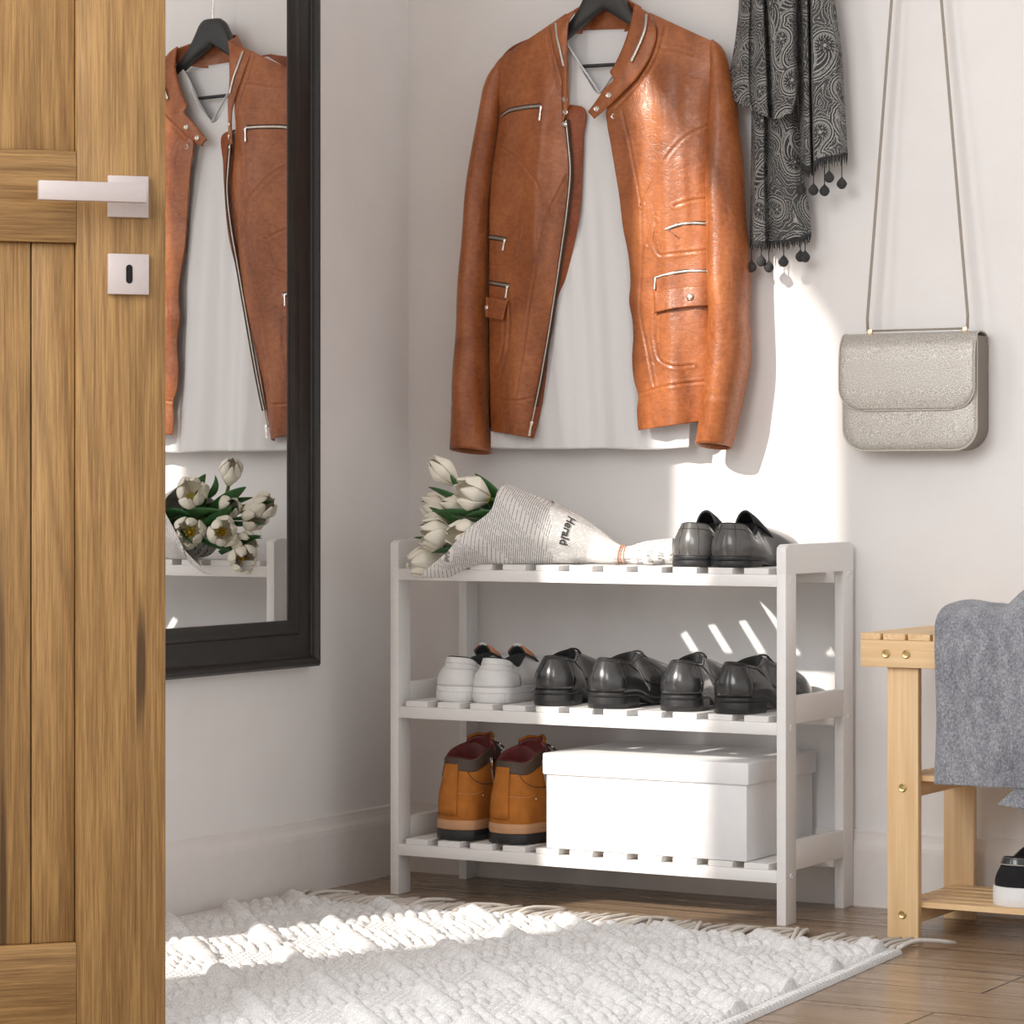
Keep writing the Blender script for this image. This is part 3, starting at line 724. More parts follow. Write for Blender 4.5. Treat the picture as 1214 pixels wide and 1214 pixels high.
sheet('front_panel', Wgrid(PX, PY, H), M['leather'], jk, 0.0022)
RPG = (PX, PY, H)
def h_at(G, px, py):
    PX, PY, H = G; i = np.argmin((PX - px) ** 2 + (PY - py) ** 2); return H.ravel()[i]
def on(G, pts, lift=0.001):
    return [W(x, y, h_at(G, x, y) + lift) for x, y in pts]
# ---- back of the jacket (hidden behind the shirt, closes the shape)
PX, PY, H = patch([(672, 34), (600, 62), (588, 160), (578, 300), (578, 508)], [(752, 32), (850, 56), (846, 160), (842, 300), (834, 496)], 60, 40, lambda s, t, a, b_: 0.006 + 0.012 * np.cos(PI * (s - .5)) * (1 - t) + 0 * a)
sheet('back_panel', Wgrid(PX, PY, H), M['leather_in'], jk, 0.002)
# ---- sleeves
def sleeve(rows, h0, name='sleeve', sag=None):
    rows = np.array(rows, float); n = 130
    v = np.linspace(0, 1, n); y = rows[:, 0]; q = (y - y[0]) / (y[-1] - y[0])
    Y = lerp(y[0], y[-1], v); C = hermite(q, rows[:, 1], v); R = hermite(q, rows[:, 2], v)
    k = 44; G = np.zeros((n, k, 3))
    for i in range(n):
        a = np.linspace(0, 2 * PI, k, endpoint=False)
        lat = R[i] * 0.001355
        ry = lat * 1.28; rx = math.sqrt(max((lat ** 2 - (0.5022 * ry) ** 2), 1e-8)) / 0.8647
        c = W(C[i], Y[i], h0[0] + (h0[1] - h0[0]) * v[i])
        fold = 1 + 0.035 * np.sin(3 * a + 5 * v[i]) * math.sin(PI * v[i]) + 0.03 * np.sin(2 * a + 26 * v[i] + 1) * (0.3 + v[i])
        if v[i] > 0.86: fold = fold * (1.0 + 0.012 * math.exp(-((v[i] - .895) / .01) ** 2) - 0.02 * math.exp(-((v[i] - .88) / .006) ** 2))
        G[i, :, 0] = c[0] + rx * np.cos(a) * fold; G[i, :, 1] = c[1] - ry * np.sin(a) * fold; G[i, :, 2] = c[2]
    return G
def build_sleeve(rows, h0, tilt):
    G = sleeve(rows, h0); n, k, _ = G.shape
    # sloping cuff: lift the wall side slightly differently
    T = sstep(.8, 1, np.linspace(0, 1, n))[:, None]
    a = np.linspace(0, 2 * PI, k, endpoint=False)[None, :]
    G[:, :, 2] += T * (tilt * np.cos(a) + 0.0055 * np.sin(a))
    cen = G.mean(axis=1, keepdims=True)
    cap = cen[0] * 1.0; cap[0, 2] += 0.002
    inner = cen + (G - cen) * 0.93
    V = np.vstack([G.reshape(-1, 3), inner[n - 40:][::-1].reshape(-1, 3), cap])
    m_ = n + 40; F = grid_faces(m_, k, 0, True)
    top = n * k + 40 * k
    F += [(top, (j + 1) % k, j) for j in range(k)]
    F.append([ (m_ - 1) * k + j for j in range(k)])
    return V, [f[::-1] for f in F]
SL = [(72, 598, 5), (79, 596, 10.5), (88, 592.5, 13.5), (101, 589, 15.5), (125, 584.5, 16), (145, 581, 16.5), (174, 576, 17), (220, 569, 17), (279, 565, 18.5), (339, 561.5, 20), (400, 559.5, 21.5), (474, 558, 24), (505, 557.5, 25), (535, 558, 25.5)]
V, F = build_sleeve(SL, (0.040, 0.052), 0.0); mesh_obj('sleeve', V, F, M['leather'], jk)
SR = [(48, 844.5, 2.5), (52, 847, 5.5), (58, 849.5, 8), (66, 851.5, 10), (79, 853.2, 11.3), (95, 855, 14), (115, 857, 16.5), (148, 858.5, 19.5), (200, 859.5, 22.8), (259, 860.5, 24.8), (312, 863, 26), (378, 863.5, 26.2), (433, 862.5, 26.5), (456, 860, 25.5), (480, 856, 25.2), (502, 851.5, 24.2), (529, 846, 22)]
V, F = build_sleeve(SR, (0.050, 0.058), 0.0); mesh_obj('sleeve', V, F, M['leather'], jk)
# ---- collar
def band(rows, n, nc=12, thick=0.003, bulge=0.004):
    A = spline([(r[0][0], r[0][1], r[2]) for r in rows], n); B = spline([(r[1][0], r[1][1], r[3]) for r in rows], n)
    s = np.linspace(0, 1, nc)[None, :, None]; Q = A[:, None, :] * (1 - s) + B[:, None, :] * s
    return Wgrid(Q[..., 0], Q[..., 1], Q[..., 2] + bulge * np.sin(PI * s[..., 0]))
CL = [((650, 30), (683, 10), .064, .066), ((653, 45), (675, 22), .070, .074), ((657, 63), (673, 40), .074, .076), ((662, 80), (673, 60), .077, .076), ((666, 98), (674, 82), .079, .076), ((667, 120), (674, 104), .079, .075), ((666, 145), (675, 126), .079, .074)]
sheet('collar', band(CL, 40)[:, ::-1], M['leather'], jk, 0.003)
CB = [((676, 40), (683, 10), .050, .064), ((690, 40), (694, 4), .026, .036), ((716, 41), (716, 0), .020, .026), ((742, 38), (746, 0), .026, .034), ((766, 26), (760, 8), .056, .064)]
sheet('collar', band(CB, 40, bulge=-0.003)[:, ::-1], M['leather'], jk, 0.003, flip=True)
CR = [((770, 16), (752, 5), .066, .068), ((778, 35), (747, 29), .074, .078), ((773, 61), (738.5, 55), .080, .082), ((762, 82), (727, 79), .084, .085), ((750, 98), (723, 86), .085, .086), ((748, 100), (727, 92), .085, .086), ((735, 113), (717, 105), .085, .086), ((721, 127), (707, 119), .085, .085), ((704.5, 141), (697, 132.5), .084, .084)]
sheet('collar', band(CR, 60, bulge=0.003), M['leather'], jk, 0.003)
# ---- zips, snaps, pockets
def ribbon(name, pts3, hw, thick, mat, parent=jk, n=None, teeth=0.0):
    q = spline(pts3, n or max(12, len(pts3) * 10)); T = np.gradient(q, axis=0); T /= np.linalg.norm(T, axis=1, keepdims=True)
    nrm = np.array([0.0, -1.0, 0.0]); S = np.cross(T, nrm); S /= np.linalg.norm(S, axis=1, keepdims=True); Nn = np.cross(S, T)
    a = np.linspace(0, 2 * PI, 10, endpoint=False); k_ = np.ones(len(q))
    if teeth: k_ = 1 + teeth * np.where(np.arange(len(q)) % 2, 1, -1)
    G = q[:, None, :] + S[:, None, :] * (hw * np.cos(a))[None, :, None] * k_[:, None, None] + Nn[:, None, :] * (thick * np.sin(a))[None, :, None] * k_[:, None, None]
    F = grid_faces(len(q), 10, 0, True) + [list(range(10))[::-1], [(len(q) - 1) * 10 + j for j in range(10)]]
    return mesh_obj(name, G.reshape(-1, 3), F, mat, parent)
def zip_strip(pts3, r, parent=jk, name='zip'): return ribbon(name, pts3, r, r * .6, M['zip'], parent, teeth=0.12)
def zip_tape(pts3, r): return ribbon('zip_tape', pts3, r, .0012, M['zip_tape'])
def puller(px, py, px2, py2, h, w=0.0020):
    a, b_ = W(px, py, h + .003), W(px2, py2, h + .005); bm = bmesh.new()
    add_tube(bm, [a, lerp(a, b_, .15), lerp(a, b_, .3), b_ - (b_ - a) * .02, b_], [w * 1.25, w * 1.25, w * .7, w, w * .9], 6, flat=0.5)
    return bm_obj('zip_pull', bm, M['nickel'], jk, autosmooth=50)
zl = [(671, 142), (673, 163), (676, 200), (672, 250), (665, 300), (656, 360), (648, 410), (639, 460), (630, 503)]
zt = np.linspace(0, 1, len(zl))
zh = hermite([0, .12, .3, .6, 1], [.0755, .0755, .074, .068, .064], zt)
q = spline([W(x, y, h + .0012) for (x, y), h in zip(zl, zh)], 150)
ribbon('zip_tape', [p + np.array((.0012, .0006, 0)) for p in q[::10]], 0.0044, .0010, M['zip_tape'])
ribbon('zip', q, 0.0015, 0.0016, M['zip'], n=230, teeth=0.28)
puller(630, 500, 627, 517, .066, .0028)
zr = [(721, 150), (725, 167), (730, 198), (735.5, 232)]
zip_strip([W(x + 0.5, y, h_at(RPG, x + 2, y) - .001) for x, y in zr], 0.0013)
for G_, pts, pl in ((LPG, [(594, 138), (602, 132), (618, 128), (641, 125.5)], (641, 126, 639, 143)), (LPG, [(580, 281), (590, 282.5), (600, 284)], (598, 284, 595.5, 297)), (LPG, [(580, 335), (592, 337), (604, 339)], (601, 339, 599, 353)),
                    (RPG, [(789, 272), (800, 267.5), (820, 264.5), (842, 265.5)], (791, 271.5, 800, 279)), (RPG, [(776, 329.5), (790, 325.5), (815, 321.5), (843, 321.5)], (776.5, 330, 775.5, 343))):
    lf_ = .0012 if G_ is RPG else .0004; dpts = [tuple(p) for p in spline(pts, 9)]; zip_tape(on(G_, dpts, lf_), 0.0042); zip_strip(on(G_, dpts, lf_ + .0010), 0.0024); puller(*pl, h_at(G_, pl[0], pl[1]))
zip_strip([W(658.5, 27, .071), W(660, 43, .077), W(664, 61, .081), W(668, 79, .082)], 0.0024)
zip_strip([W(766, 17, .073), W(765, 32, .081), W(757, 54, .0865), W(748, 73, .0895)], 0.0028)
def snap(px, py, h, nx=(0, -1, 0), r=0.0052, cup=True):
    bm = bmesh.new(); z = Vector(nx).normalized()
    Mx = Matrix.Translation(Vector(W(px, py, h))) @ z.to_track_quat('Z', 'Y').to_matrix().to_4x4()
    pr = [(0, .0006), (r * .32, .0006), (r * .42, .0016), (r * .8, .0022), (r, .0012), (r, 0)] if cup else [(0, .0026), (r * .5, .0024), (r * .85, .0016), (r, 0)]
    add_lathe(bm, pr, 16, Mx); bm_obj('snap_button', bm, M['nickel'], jk, autosmooth=50)
snap(722, 113, .0885); snap(707.5, 129, .0875); snap(728, 138, h_at(RPG, 728, 138) + .0005)
for px, py, h in ((669.5, 118, .0800), (670, 133, .0800), (669, 147, .0800)): snap(px, py, h, (0.75, -0.66, 0), .0046)
def flap(G_, top, bot, n=24, lift=0.0030):
    A = spline(top, n); B = spline(bot, n); nc = 16
    s = np.linspace(0, 1, nc)[:, None]
    PXf = A[:, 0][None, :] * (1 - s) + B[:, 0][None, :] * s; PYf = A[:, 1][None, :] * (1 - s) + B[:, 1][None, :] * s
    Hf = np.array([[h_at(G_, x, y) for x, y in zip(r1, r2)] for r1, r2 in zip(PXf, PYf)]) + lift + 0.003 * s
    return sheet('pocket_flap', Wgrid(PXf, PYf, Hf), M['leather'], jk, 0.0032)
flap(RPG, [(775.5, 346.5), (795, 342.5), (815, 340), (843, 339)], [(777, 371), (795, 367), (812, 364.5), (843, 362.5)]); snap(817.5, 352, h_at(RPG, 817.5, 352) + .0090, r=.0062, cup=False)
flap(LPG, [(577, 352), (590, 354), (602, 357)], [(576, 376), (586, 378), (597, 380)]); snap(577, 365, h_at(LPG, 577, 365) + .006, cup=False)

# ---- t-shirt
sh = thing('white_t_shirt', 'white V-neck t-shirt hanging inside the open tan leather jacket', 't-shirt', W(700, 320, 0.05))
nr, nc = 150, 110
s = np.linspace(0, 1, nc)[None, :]; t = np.linspace(0, 1, nr)[:, None]
topx = hermite([0, .25, .5, .62, 1], [604, 666, 711, 741, 838], s[0])[None, :]; topy = hermite([0, .25, .42, .5, .57, .66, 1], [72, 44, 92, 110, 88, 42, 62], s[0])[None, :]
botx = hermite([0, .5, 1], [583, 702, 817], s[0])[None, :]; boty = hermite([0, .3, .55, .8, 1], [531, 532.5, 531.5, 533, 530], s[0])[None, :]
PX = topx * (1 - t ** 0.8) + botx * t ** 0.8; PY = topy * (1 - t) + boty * t
PX = np.where(s < 0.02, np.minimum(PX, 604 - 21 * np.minimum(t * 3, 1)), PX)
H = 0.040 + 0.014 * np.sin(PI * s) ** 0.8 * (1 - 0.2 * t) + 0.0065 * np.sin(s * 19 + 1.5 * np.sin(t * 3) + .6) * sstep(.1, .8, t) + 0.004 * fbm(PX, PY, 14, 120, 9) * sstep(.05, .4, t)
H = np.clip(H, 0.036, 0.0585)
tex = sheet('shirt_front', Wgrid(PX, PY, H), M['shirt'], sh, 0.0016)
# neck ribbing along the V
for pts in ([(672, 52), (690, 79), (711, 110)], [(711, 110), (726, 90), (740, 62)]):
    q = spline([W(x, y, .0590) for x, y in pts], 24); tube('neck_rib', q, 0.0034, M['shirt'], sh, 8, flat=0.35)
PX, PY, H = patch([(660, 37), (630, 60), (600, 90), (590, 200), (583, 533)], [(765, 34), (800, 60), (838, 84), (830, 200), (816, 531)], 60, 40, lambda s, t, a, b_: 0.027 + 0.003 * np.sin(9 * s) * t)
sheet('shirt_back', Wgrid(PX, PY, H), M['shirt'], sh, 0.0015)

# ---- hanger
hx, hh = 0.277, 0.050
hg = thing('coat_hanger', 'black wide-shouldered coat hanger inside the collar of the leather jacket', 'hanger', (hx, WALL_Y - hh, 1.44))
half = [(0.0, 1.480), (0.016, 1.479), (0.024, 1.473), (0.034, 1.455), (0.044, 1.437), (0.060, 1.4185), (0.085, 1.400), (0.115, 1.376), (0.140, 1.357)]
low = [(0.141, 1.347), (0.115, 1.362), (0.085, 1.380), (0.060, 1.396), (0.028, 1.416), (0.0, 1.4335)]
up_ = spline(half, 26); lo_ = spline(low[::-1], 26)
rows = []
xs2 = np.r_[-np.linspace(1, 0, 26)[:-1], np.linspace(0, 1, 26)]
def hrow(u):
    i = abs(u) * 25; a = up_[int(round(i))]; b_ = lo_[int(round(i))]
    return np.array([math.copysign(a[0], u) if u else 0, a[1]]), np.array([math.copysign(b_[0], u) if u else 0, b_[1]])
nsec = 14; G = np.zeros((len(xs2), nsec, 3))
for i, u in enumerate(xs2):
    a, b_ = hrow(u); c = (a + b_) / 2; d = (a - b_) / 2
    th = 0.011 - 0.005 * max(0, abs(u) - .45) / .55; fwd_ = -0.012 * max(0, abs(u) - .35)
    for k in range(nsec):
        an = 2 * PI * k / nsec; cz = math.copysign(abs(math.cos(an)) ** 0.55, math.cos(an)); cy = math.copysign(abs(math.sin(an)) ** 0.55, math.sin(an))
        G[i, k] = (hx + c[0] + d[0] * cz, WALL_Y - hh - fwd_ + th * cy, c[1] + d[1] * cz)
V = G.reshape(-1, 3); F = grid_faces(len(xs2), nsec, 0, True) + [list(range(nsec))[::-1], [(len(xs2) - 1) * nsec + k for k in range(nsec)]]
o = mesh_obj('hanger_arms', V, F, M['black_plastic'], hg); sharp_edges(o.data, 50)
bm = bmesh.new(); add_tube(bm, [W(650, 80, .044), W(692, 78.7, .044), W(730, 76.5, .044), W(780, 74, .044)], 0.0031, 10); bm_obj('trouser_bar', bm, M['black_plastic'], hg, smooth=True)
hk = [(hx, WALL_Y - hh, 1.470), (hx, WALL_Y - hh, 1.505), (hx - 0.004, WALL_Y - hh, 1.522), (hx - 0.018, WALL_Y - hh, 1.538), (hx - 0.022, WALL_Y - hh, 1.556), (hx - 0.012, WALL_Y - hh, 1.572), (hx + 0.006, WALL_Y - hh, 1.575), (hx + 0.018, WALL_Y - hh, 1.562)]
tube('hanger_hook', spline(hk, 40), 0.0018, M['nickel'], hg, 8)

# ================================================================== SCARF
sc_t = thing('paisley_scarf', 'dark grey paisley scarf with pompom tassels hanging in folds beside the jacket', 'scarf', W(925, 150, 0.05))
def scarf_sheet(name, rows, hk, n, nc, uvo, ks):
    """rows: (y-list per column knots) list of [ (x,y) per knot ]"""
    K = np.array(rows, float); m = K.shape[1]
    P = np.stack([spline(K[:, j], n) if False else hermite(np.linspace(0, 1, len(K)), K[:, j], np.linspace(0, 1, n)) for j in range(m)], 1)
    s = np.linspace(0, 1, nc)
    Q = np.stack([hermite(np.linspace(0, 1, m), np.stack([P[i, :, 0], P[i, :, 1]], 1), s) for i in range(n)])
    Hk = np.array(hk, float)
    Hh = np.interp(s, np.array(ks), Hk) if Hk.ndim == 1 else np.stack([np.interp(s, ks, [np.interp(tt, np.linspace(0, 1, len(Hk)), Hk[:, j]) for j in range(Hk.shape[1])]) for tt in np.linspace(0, 1, n)])
    if Hh.ndim == 1: Hh = np.repeat(Hh[None, :], n, 0)
    # soften
    for _ in range(max(2, nc // 25)): Hh = np.concatenate([Hh[:, :1], (Hh[:, :-2] + 2 * Hh[:, 1:-1] + Hh[:, 2:]) / 4, Hh[:, -1:]], 1)
    G = Wgrid(Q[..., 0], Q[..., 1], Hh)
    du_ = np.linalg.norm(np.diff(G, axis=1), axis=2); u = np.concatenate([np.zeros((n, 1)), np.cumsum(du_, 1)], 1)
    uvs = np.stack([u + uvo[0], G[..., 2] + uvo[1]], -1).reshape(-1, 2)
    o = sheet(name, G[::-1], M['paisley'], sc_t, 0.0022, uvs=uvs.reshape(n, nc, 2)[::-1].reshape(-1, 2))
    pt = paisley(u + uvo[0], G[..., 2] + uvo[1])[::-1].ravel(); at = o.data.attributes.new('pattern', 'FLOAT', 'POINT')
    at.data.foreach_set('value', np.r_[pt, pt]); return o, (Q, Hh)
ks = [0, .10, .24, .25, .34, .46, .50, .54, .70, .90, 1]
hA = [.040, .062, .074, .060, .084, .090, .052, .094, .104, .092, .046]
rowsA = [[(x - 4, -60), (889, -60), (907, -60), (930, -60), (948, -60)] for x in (881,)] 
rowsA += [[(876, 0), (890, 0), (908, 0), (930, 0), (947, 0)], [(872.5, 40), (889, 40), (910, 42), (930, 40), (947, 40)], [(867, 75), (889, 78), (912, 82), (932, 77), (947, 74)],
          [(860.5, 108), (890, 112), (913, 119), (934, 108), (948, 100)], [(862, 116), (892, 125), (914, 131), (936, 124), (946, 115)], [(872, 123), (894, 131.5), (914, 140.5), (931, 138), (942, 131)]]
oA, _ = scarf_sheet('scarf_loop', rowsA, hA, 330, 230, (0, 0), ks)
ksB = [0, .1, .3, .33, .5, .72, .86, 1]
rowsB = [[(891, 110), (908, 110), (926, 110), (945, 110)], [(890.5, 160), (908, 160), (928, 160), (948, 160)], [(890, 210), (908, 211), (930, 211), (953, 210)], [(889.5, 250), (909, 251), (933, 250), (959, 246)], [(888.5, 284), (910, 286), (936, 283), (962, 277)]]
hB = [.030, .046, .050, .026, .046, .054, .048, .032]
oB, qB = scarf_sheet('scarf_tail', rowsB, hB, 300, 180, (.31, .12), ksB)
ksC = [0, .16, .30, .36, .39, .42, .52, .75, .92, 1]
hC = [.030, .068, .070, .060, .026, .064, .078, .074, .064, .034]
rowsC = [[(944, -60), (958, -60), (969, -60), (988, -60)], [(945, 0), (958, 0), (968.5, 0), (990, 0)], [(946, 60), (959, 60), (969.5, 58), (997.5, 55)], [(947, 120), (960, 120), (970, 115), (1001, 110)], [(948, 195), (962, 196), (971.5, 187), (1005, 182)]]
oC, qC = scarf_sheet('scarf_tail', rowsC, hC, 340, 160, (.62, .35), ksC)
def fringe(Q, Hh, n, Lr):
    bm = bmesh.new()
    for i in range(n):
        f = (i + .5) / n * (Q.shape[1] - 1); j = min(int(f), Q.shape[1] - 2)
        p = Q[-1, j] * (1 - (f - j)) + Q[-1, j + 1] * (f - j); h = Hh[-1, j] - 0.001
        L = random.uniform(*Lr); dx = random.gauss(0, .8)
        add_tube(bm, [W(p[0], p[1] - 1.5, h), W(p[0] + dx * .4, p[1] + L * .5, h + random.uniform(-.001, .002)), W(p[0] + dx, p[1] + L, h + random.uniform(-.001, .002))], [.0009, .0008, .0004], 4)
    bm_obj('fringe', bm, M['dark_fringe'], sc_t, smooth=True)
fringe(*qB, 95, (7, 13)); fringe(*qC, 90, (8, 15))
def pompom(px, py, top, h, r=0.0075):
    c = Vector(W(px, py, h)); bm = bmesh.new()
    bmesh.ops.create_uvsphere(bm, u_segments=28, v_segments=14, radius=1)
    for v in bm.verts:
        a = math.atan2(v.co.y, v.co.x); k = 1 + 0.10 * math.sin(a * 11) * (1 - abs(v.co.z) ** 3) + random.uniform(-.04, .04)
        z = v.co.z; taper = 1 - 0.30 * max(z, 0)
        v.co = c + Vector((v.co.x * k * taper * r, v.co.y * k * taper * r, z * r * 1.18 + (0.0015 if z > .95 else 0)))
    o = bm_obj('pompom', bm, M['dark_fringe'], sc_t, smooth=True)
    bm = bmesh.new(); add_tube(bm, [c + Vector((0, 0, r * 1.0)), Vector(W(px, (py + top) / 2, h)), Vector(W(px, top, h - .002))], .0009, 6)
    bm_obj('pompom_cord', bm, M['dark_fringe'], o, smooth=True)
for a in ((891, 316.5, 284, .038), (902.5, 309.5, 285, .047), (911.5, 316.5, 286, .040), (929, 310, 284, .046), (949, 304, 281, .042), (954.5, 304.5, 280, .047),
          (949.5, 224.5, 197, .056), (964.5, 225, 197, .068), (977.5, 226, 190, .058), (983, 210, 186, .068), (998, 217.5, 184, .050)): pompom(*a)

# ================================================================== HANDBAG
by0, by1 = 0.2100, 0.2608                                  # front / back planes
def B2(px, py): q = Uy(px, py, by0); return q[0], q[2]
bl, bt = B2(999.5, 395)[0], B2(1080, 394)[1]; br_ = B2(1158.5, 450)[0]; bb = B2(1080, 534)[1]
bag = thing('shoulder_bag', 'small champagne glitter shoulder bag with a flap and thin strap hanging on the wall', 'handbag', ((bl + br_) / 2, (by0 + by1) / 2, bb))
def rrect(x0, x1, z0, z1, rb, rt, n=9):
    p = []
    for cx_, cz_, r, a0 in ((x1 - rb, z0 + rb, rb, -PI / 2), (x1 - rt, z1 - rt, rt, 0), (x0 + rt, z1 - rt, rt, PI / 2), (x0 + rb, z0 + rb, rb, PI)):
        for a in np.linspace(a0, a0 + PI / 2, n): p.append((cx_ + r * math.cos(a), cz_ + r * math.sin(a)))
    return p
My = lambda y: Matrix(((1, 0, 0, 0), (0, 0, 1, y), (0, 1, 0, 0), (0, 0, 0, 1)))
bm = bmesh.new(); add_prism(bm, rrect(bl + .002, br_ - .001, bb, bt - .006, .036, .004), by1 - by0 - 0.002, My(by0 + .002), 0.001)
bm_obj('bag_gusset', bm, M['bag_side'], bag, autosmooth=40)
# padded front
outl = np.array(rrect(bl + .0005, br_, bb, bt - .010, .036, .004, 12)); cen = outl.mean(0); rings = []
for k, (sc__, dy) in enumerate(((1.0, .003), (1.0, -.0005), (.985, -.0022), (.95, -.0040), (.85, -.0056), (.6, -.0070), (.3, -.0076), (.01, -.0078))):
    q = cen + (outl - cen) * sc__; rings.append(np.stack([q[:, 0], np.full(len(q), by0 + dy), q[:, 1]], 1))
V = np.vstack(rings); k_ = len(outl); mesh_obj('bag_front', V, grid_faces(len(rings), k_, 0, True), M['bag'], bag)
tube('piping', [(p[0], by0 - .0012, p[1]) for p in outl], .0014, M['bag_edge'], bag, 6, close=True)
# flap: rolls over the top from the back
fb = B2(1080, 486.5)[1]
nu, nv = 60, 60; G = np.zeros((nv, nu, 3)); flb, frb = bl - .0022, br_ - .0005
prof_ = [(by1 - .001, bt - .060), (by1 - .0005, bt - .020), (by1 - .007, bt - .005), ((by0 + by1) / 2, bt + .0005), (by0 + .004, bt - .003), (by0 - .008, bt - .016), (by0 - .0125, bt - .034), (by0 - .0135, (bt + fb) / 2), (by0 - .0115, fb + .012), (by0 - .0095, fb)]
pr = spline(prof_, 200); vL = np.linspace(0, 1, 200)
Rf = 0.036
for j in range(nv):
    t = j / (nv - 1); y, z = pr[int(t * 199)]
    inset = 0.0
    if y < (by0 + by1) / 2 and z < fb + Rf: dz = (fb + Rf - z) / Rf; inset = Rf * (1 - math.sqrt(max(0, 1 - min(dz, 1) ** 2)))
    for i in range(nu):
        u = i / (nu - 1); e = min(u, 1 - u); edge_in = 0.0028 * max(0, 1 - e / .06) ** 2
        G[j, i] = (lerp(flb + inset, frb - inset, u), y + (edge_in if y < by0 else 0), z)
sheet('bag_flap', G[:, ::-1], M['bag'], bag, 0.0016)
k0 = int(nv * .36); rim = [tuple(G[j, 0] + np.array((0, -.0006, 0))) for j in range(k0, nv)] + [tuple(G[nv - 1, i] + np.array((0, -.0006, 0))) for i in range(1, nu - 1)] + [tuple(G[j, nu - 1] + np.array((0, -.0006, 0))) for j in range(nv - 1, k0 - 1, -1)]
tube('piping', rim, .0012, M['bag_edge'], bag, 6)
ym = by0 + 0.012
pL = Uy(1031.5, 391, ym); pR = Uy(1144, 387, ym); zb_ = bt + .004
for p in (pL, pR): box('strap_post', p[0] - .0035, p[0] + .0045, ym - .004, ym + .004, bt - .002, bt + .0075, M['gold'], bag, 0.0012)
tube('top_bar', [(pL[0], ym, zb_ + .0005), (pR[0], ym, zb_ + .0005)], .0016, M['strap'], bag, 8)
topz = 1.86; xm_ = (Uy(1057, 0, ym)[0] + Uy(1116, 0, ym)[0]) / 2
for p, q0 in ((pL, Uy(1057, 0, ym + .012)), (pR, Uy(1116, 0, ym + .012))):
    sgn = -1 if p is pL else 1
    base = Vector((p[0] + sgn * .004, ym, zb_)); up1 = Vector((p[0] + sgn * .0045, ym, zb_ + .02))
    d = Vector(q0) - up1; far = up1 + d * ((topz - up1.z) / d.z)
    tube('shoulder_strap', [base, up1, up1 + d * .5, Vector(q0), far], .0024, M['strap'], bag, 8, flat=.7)

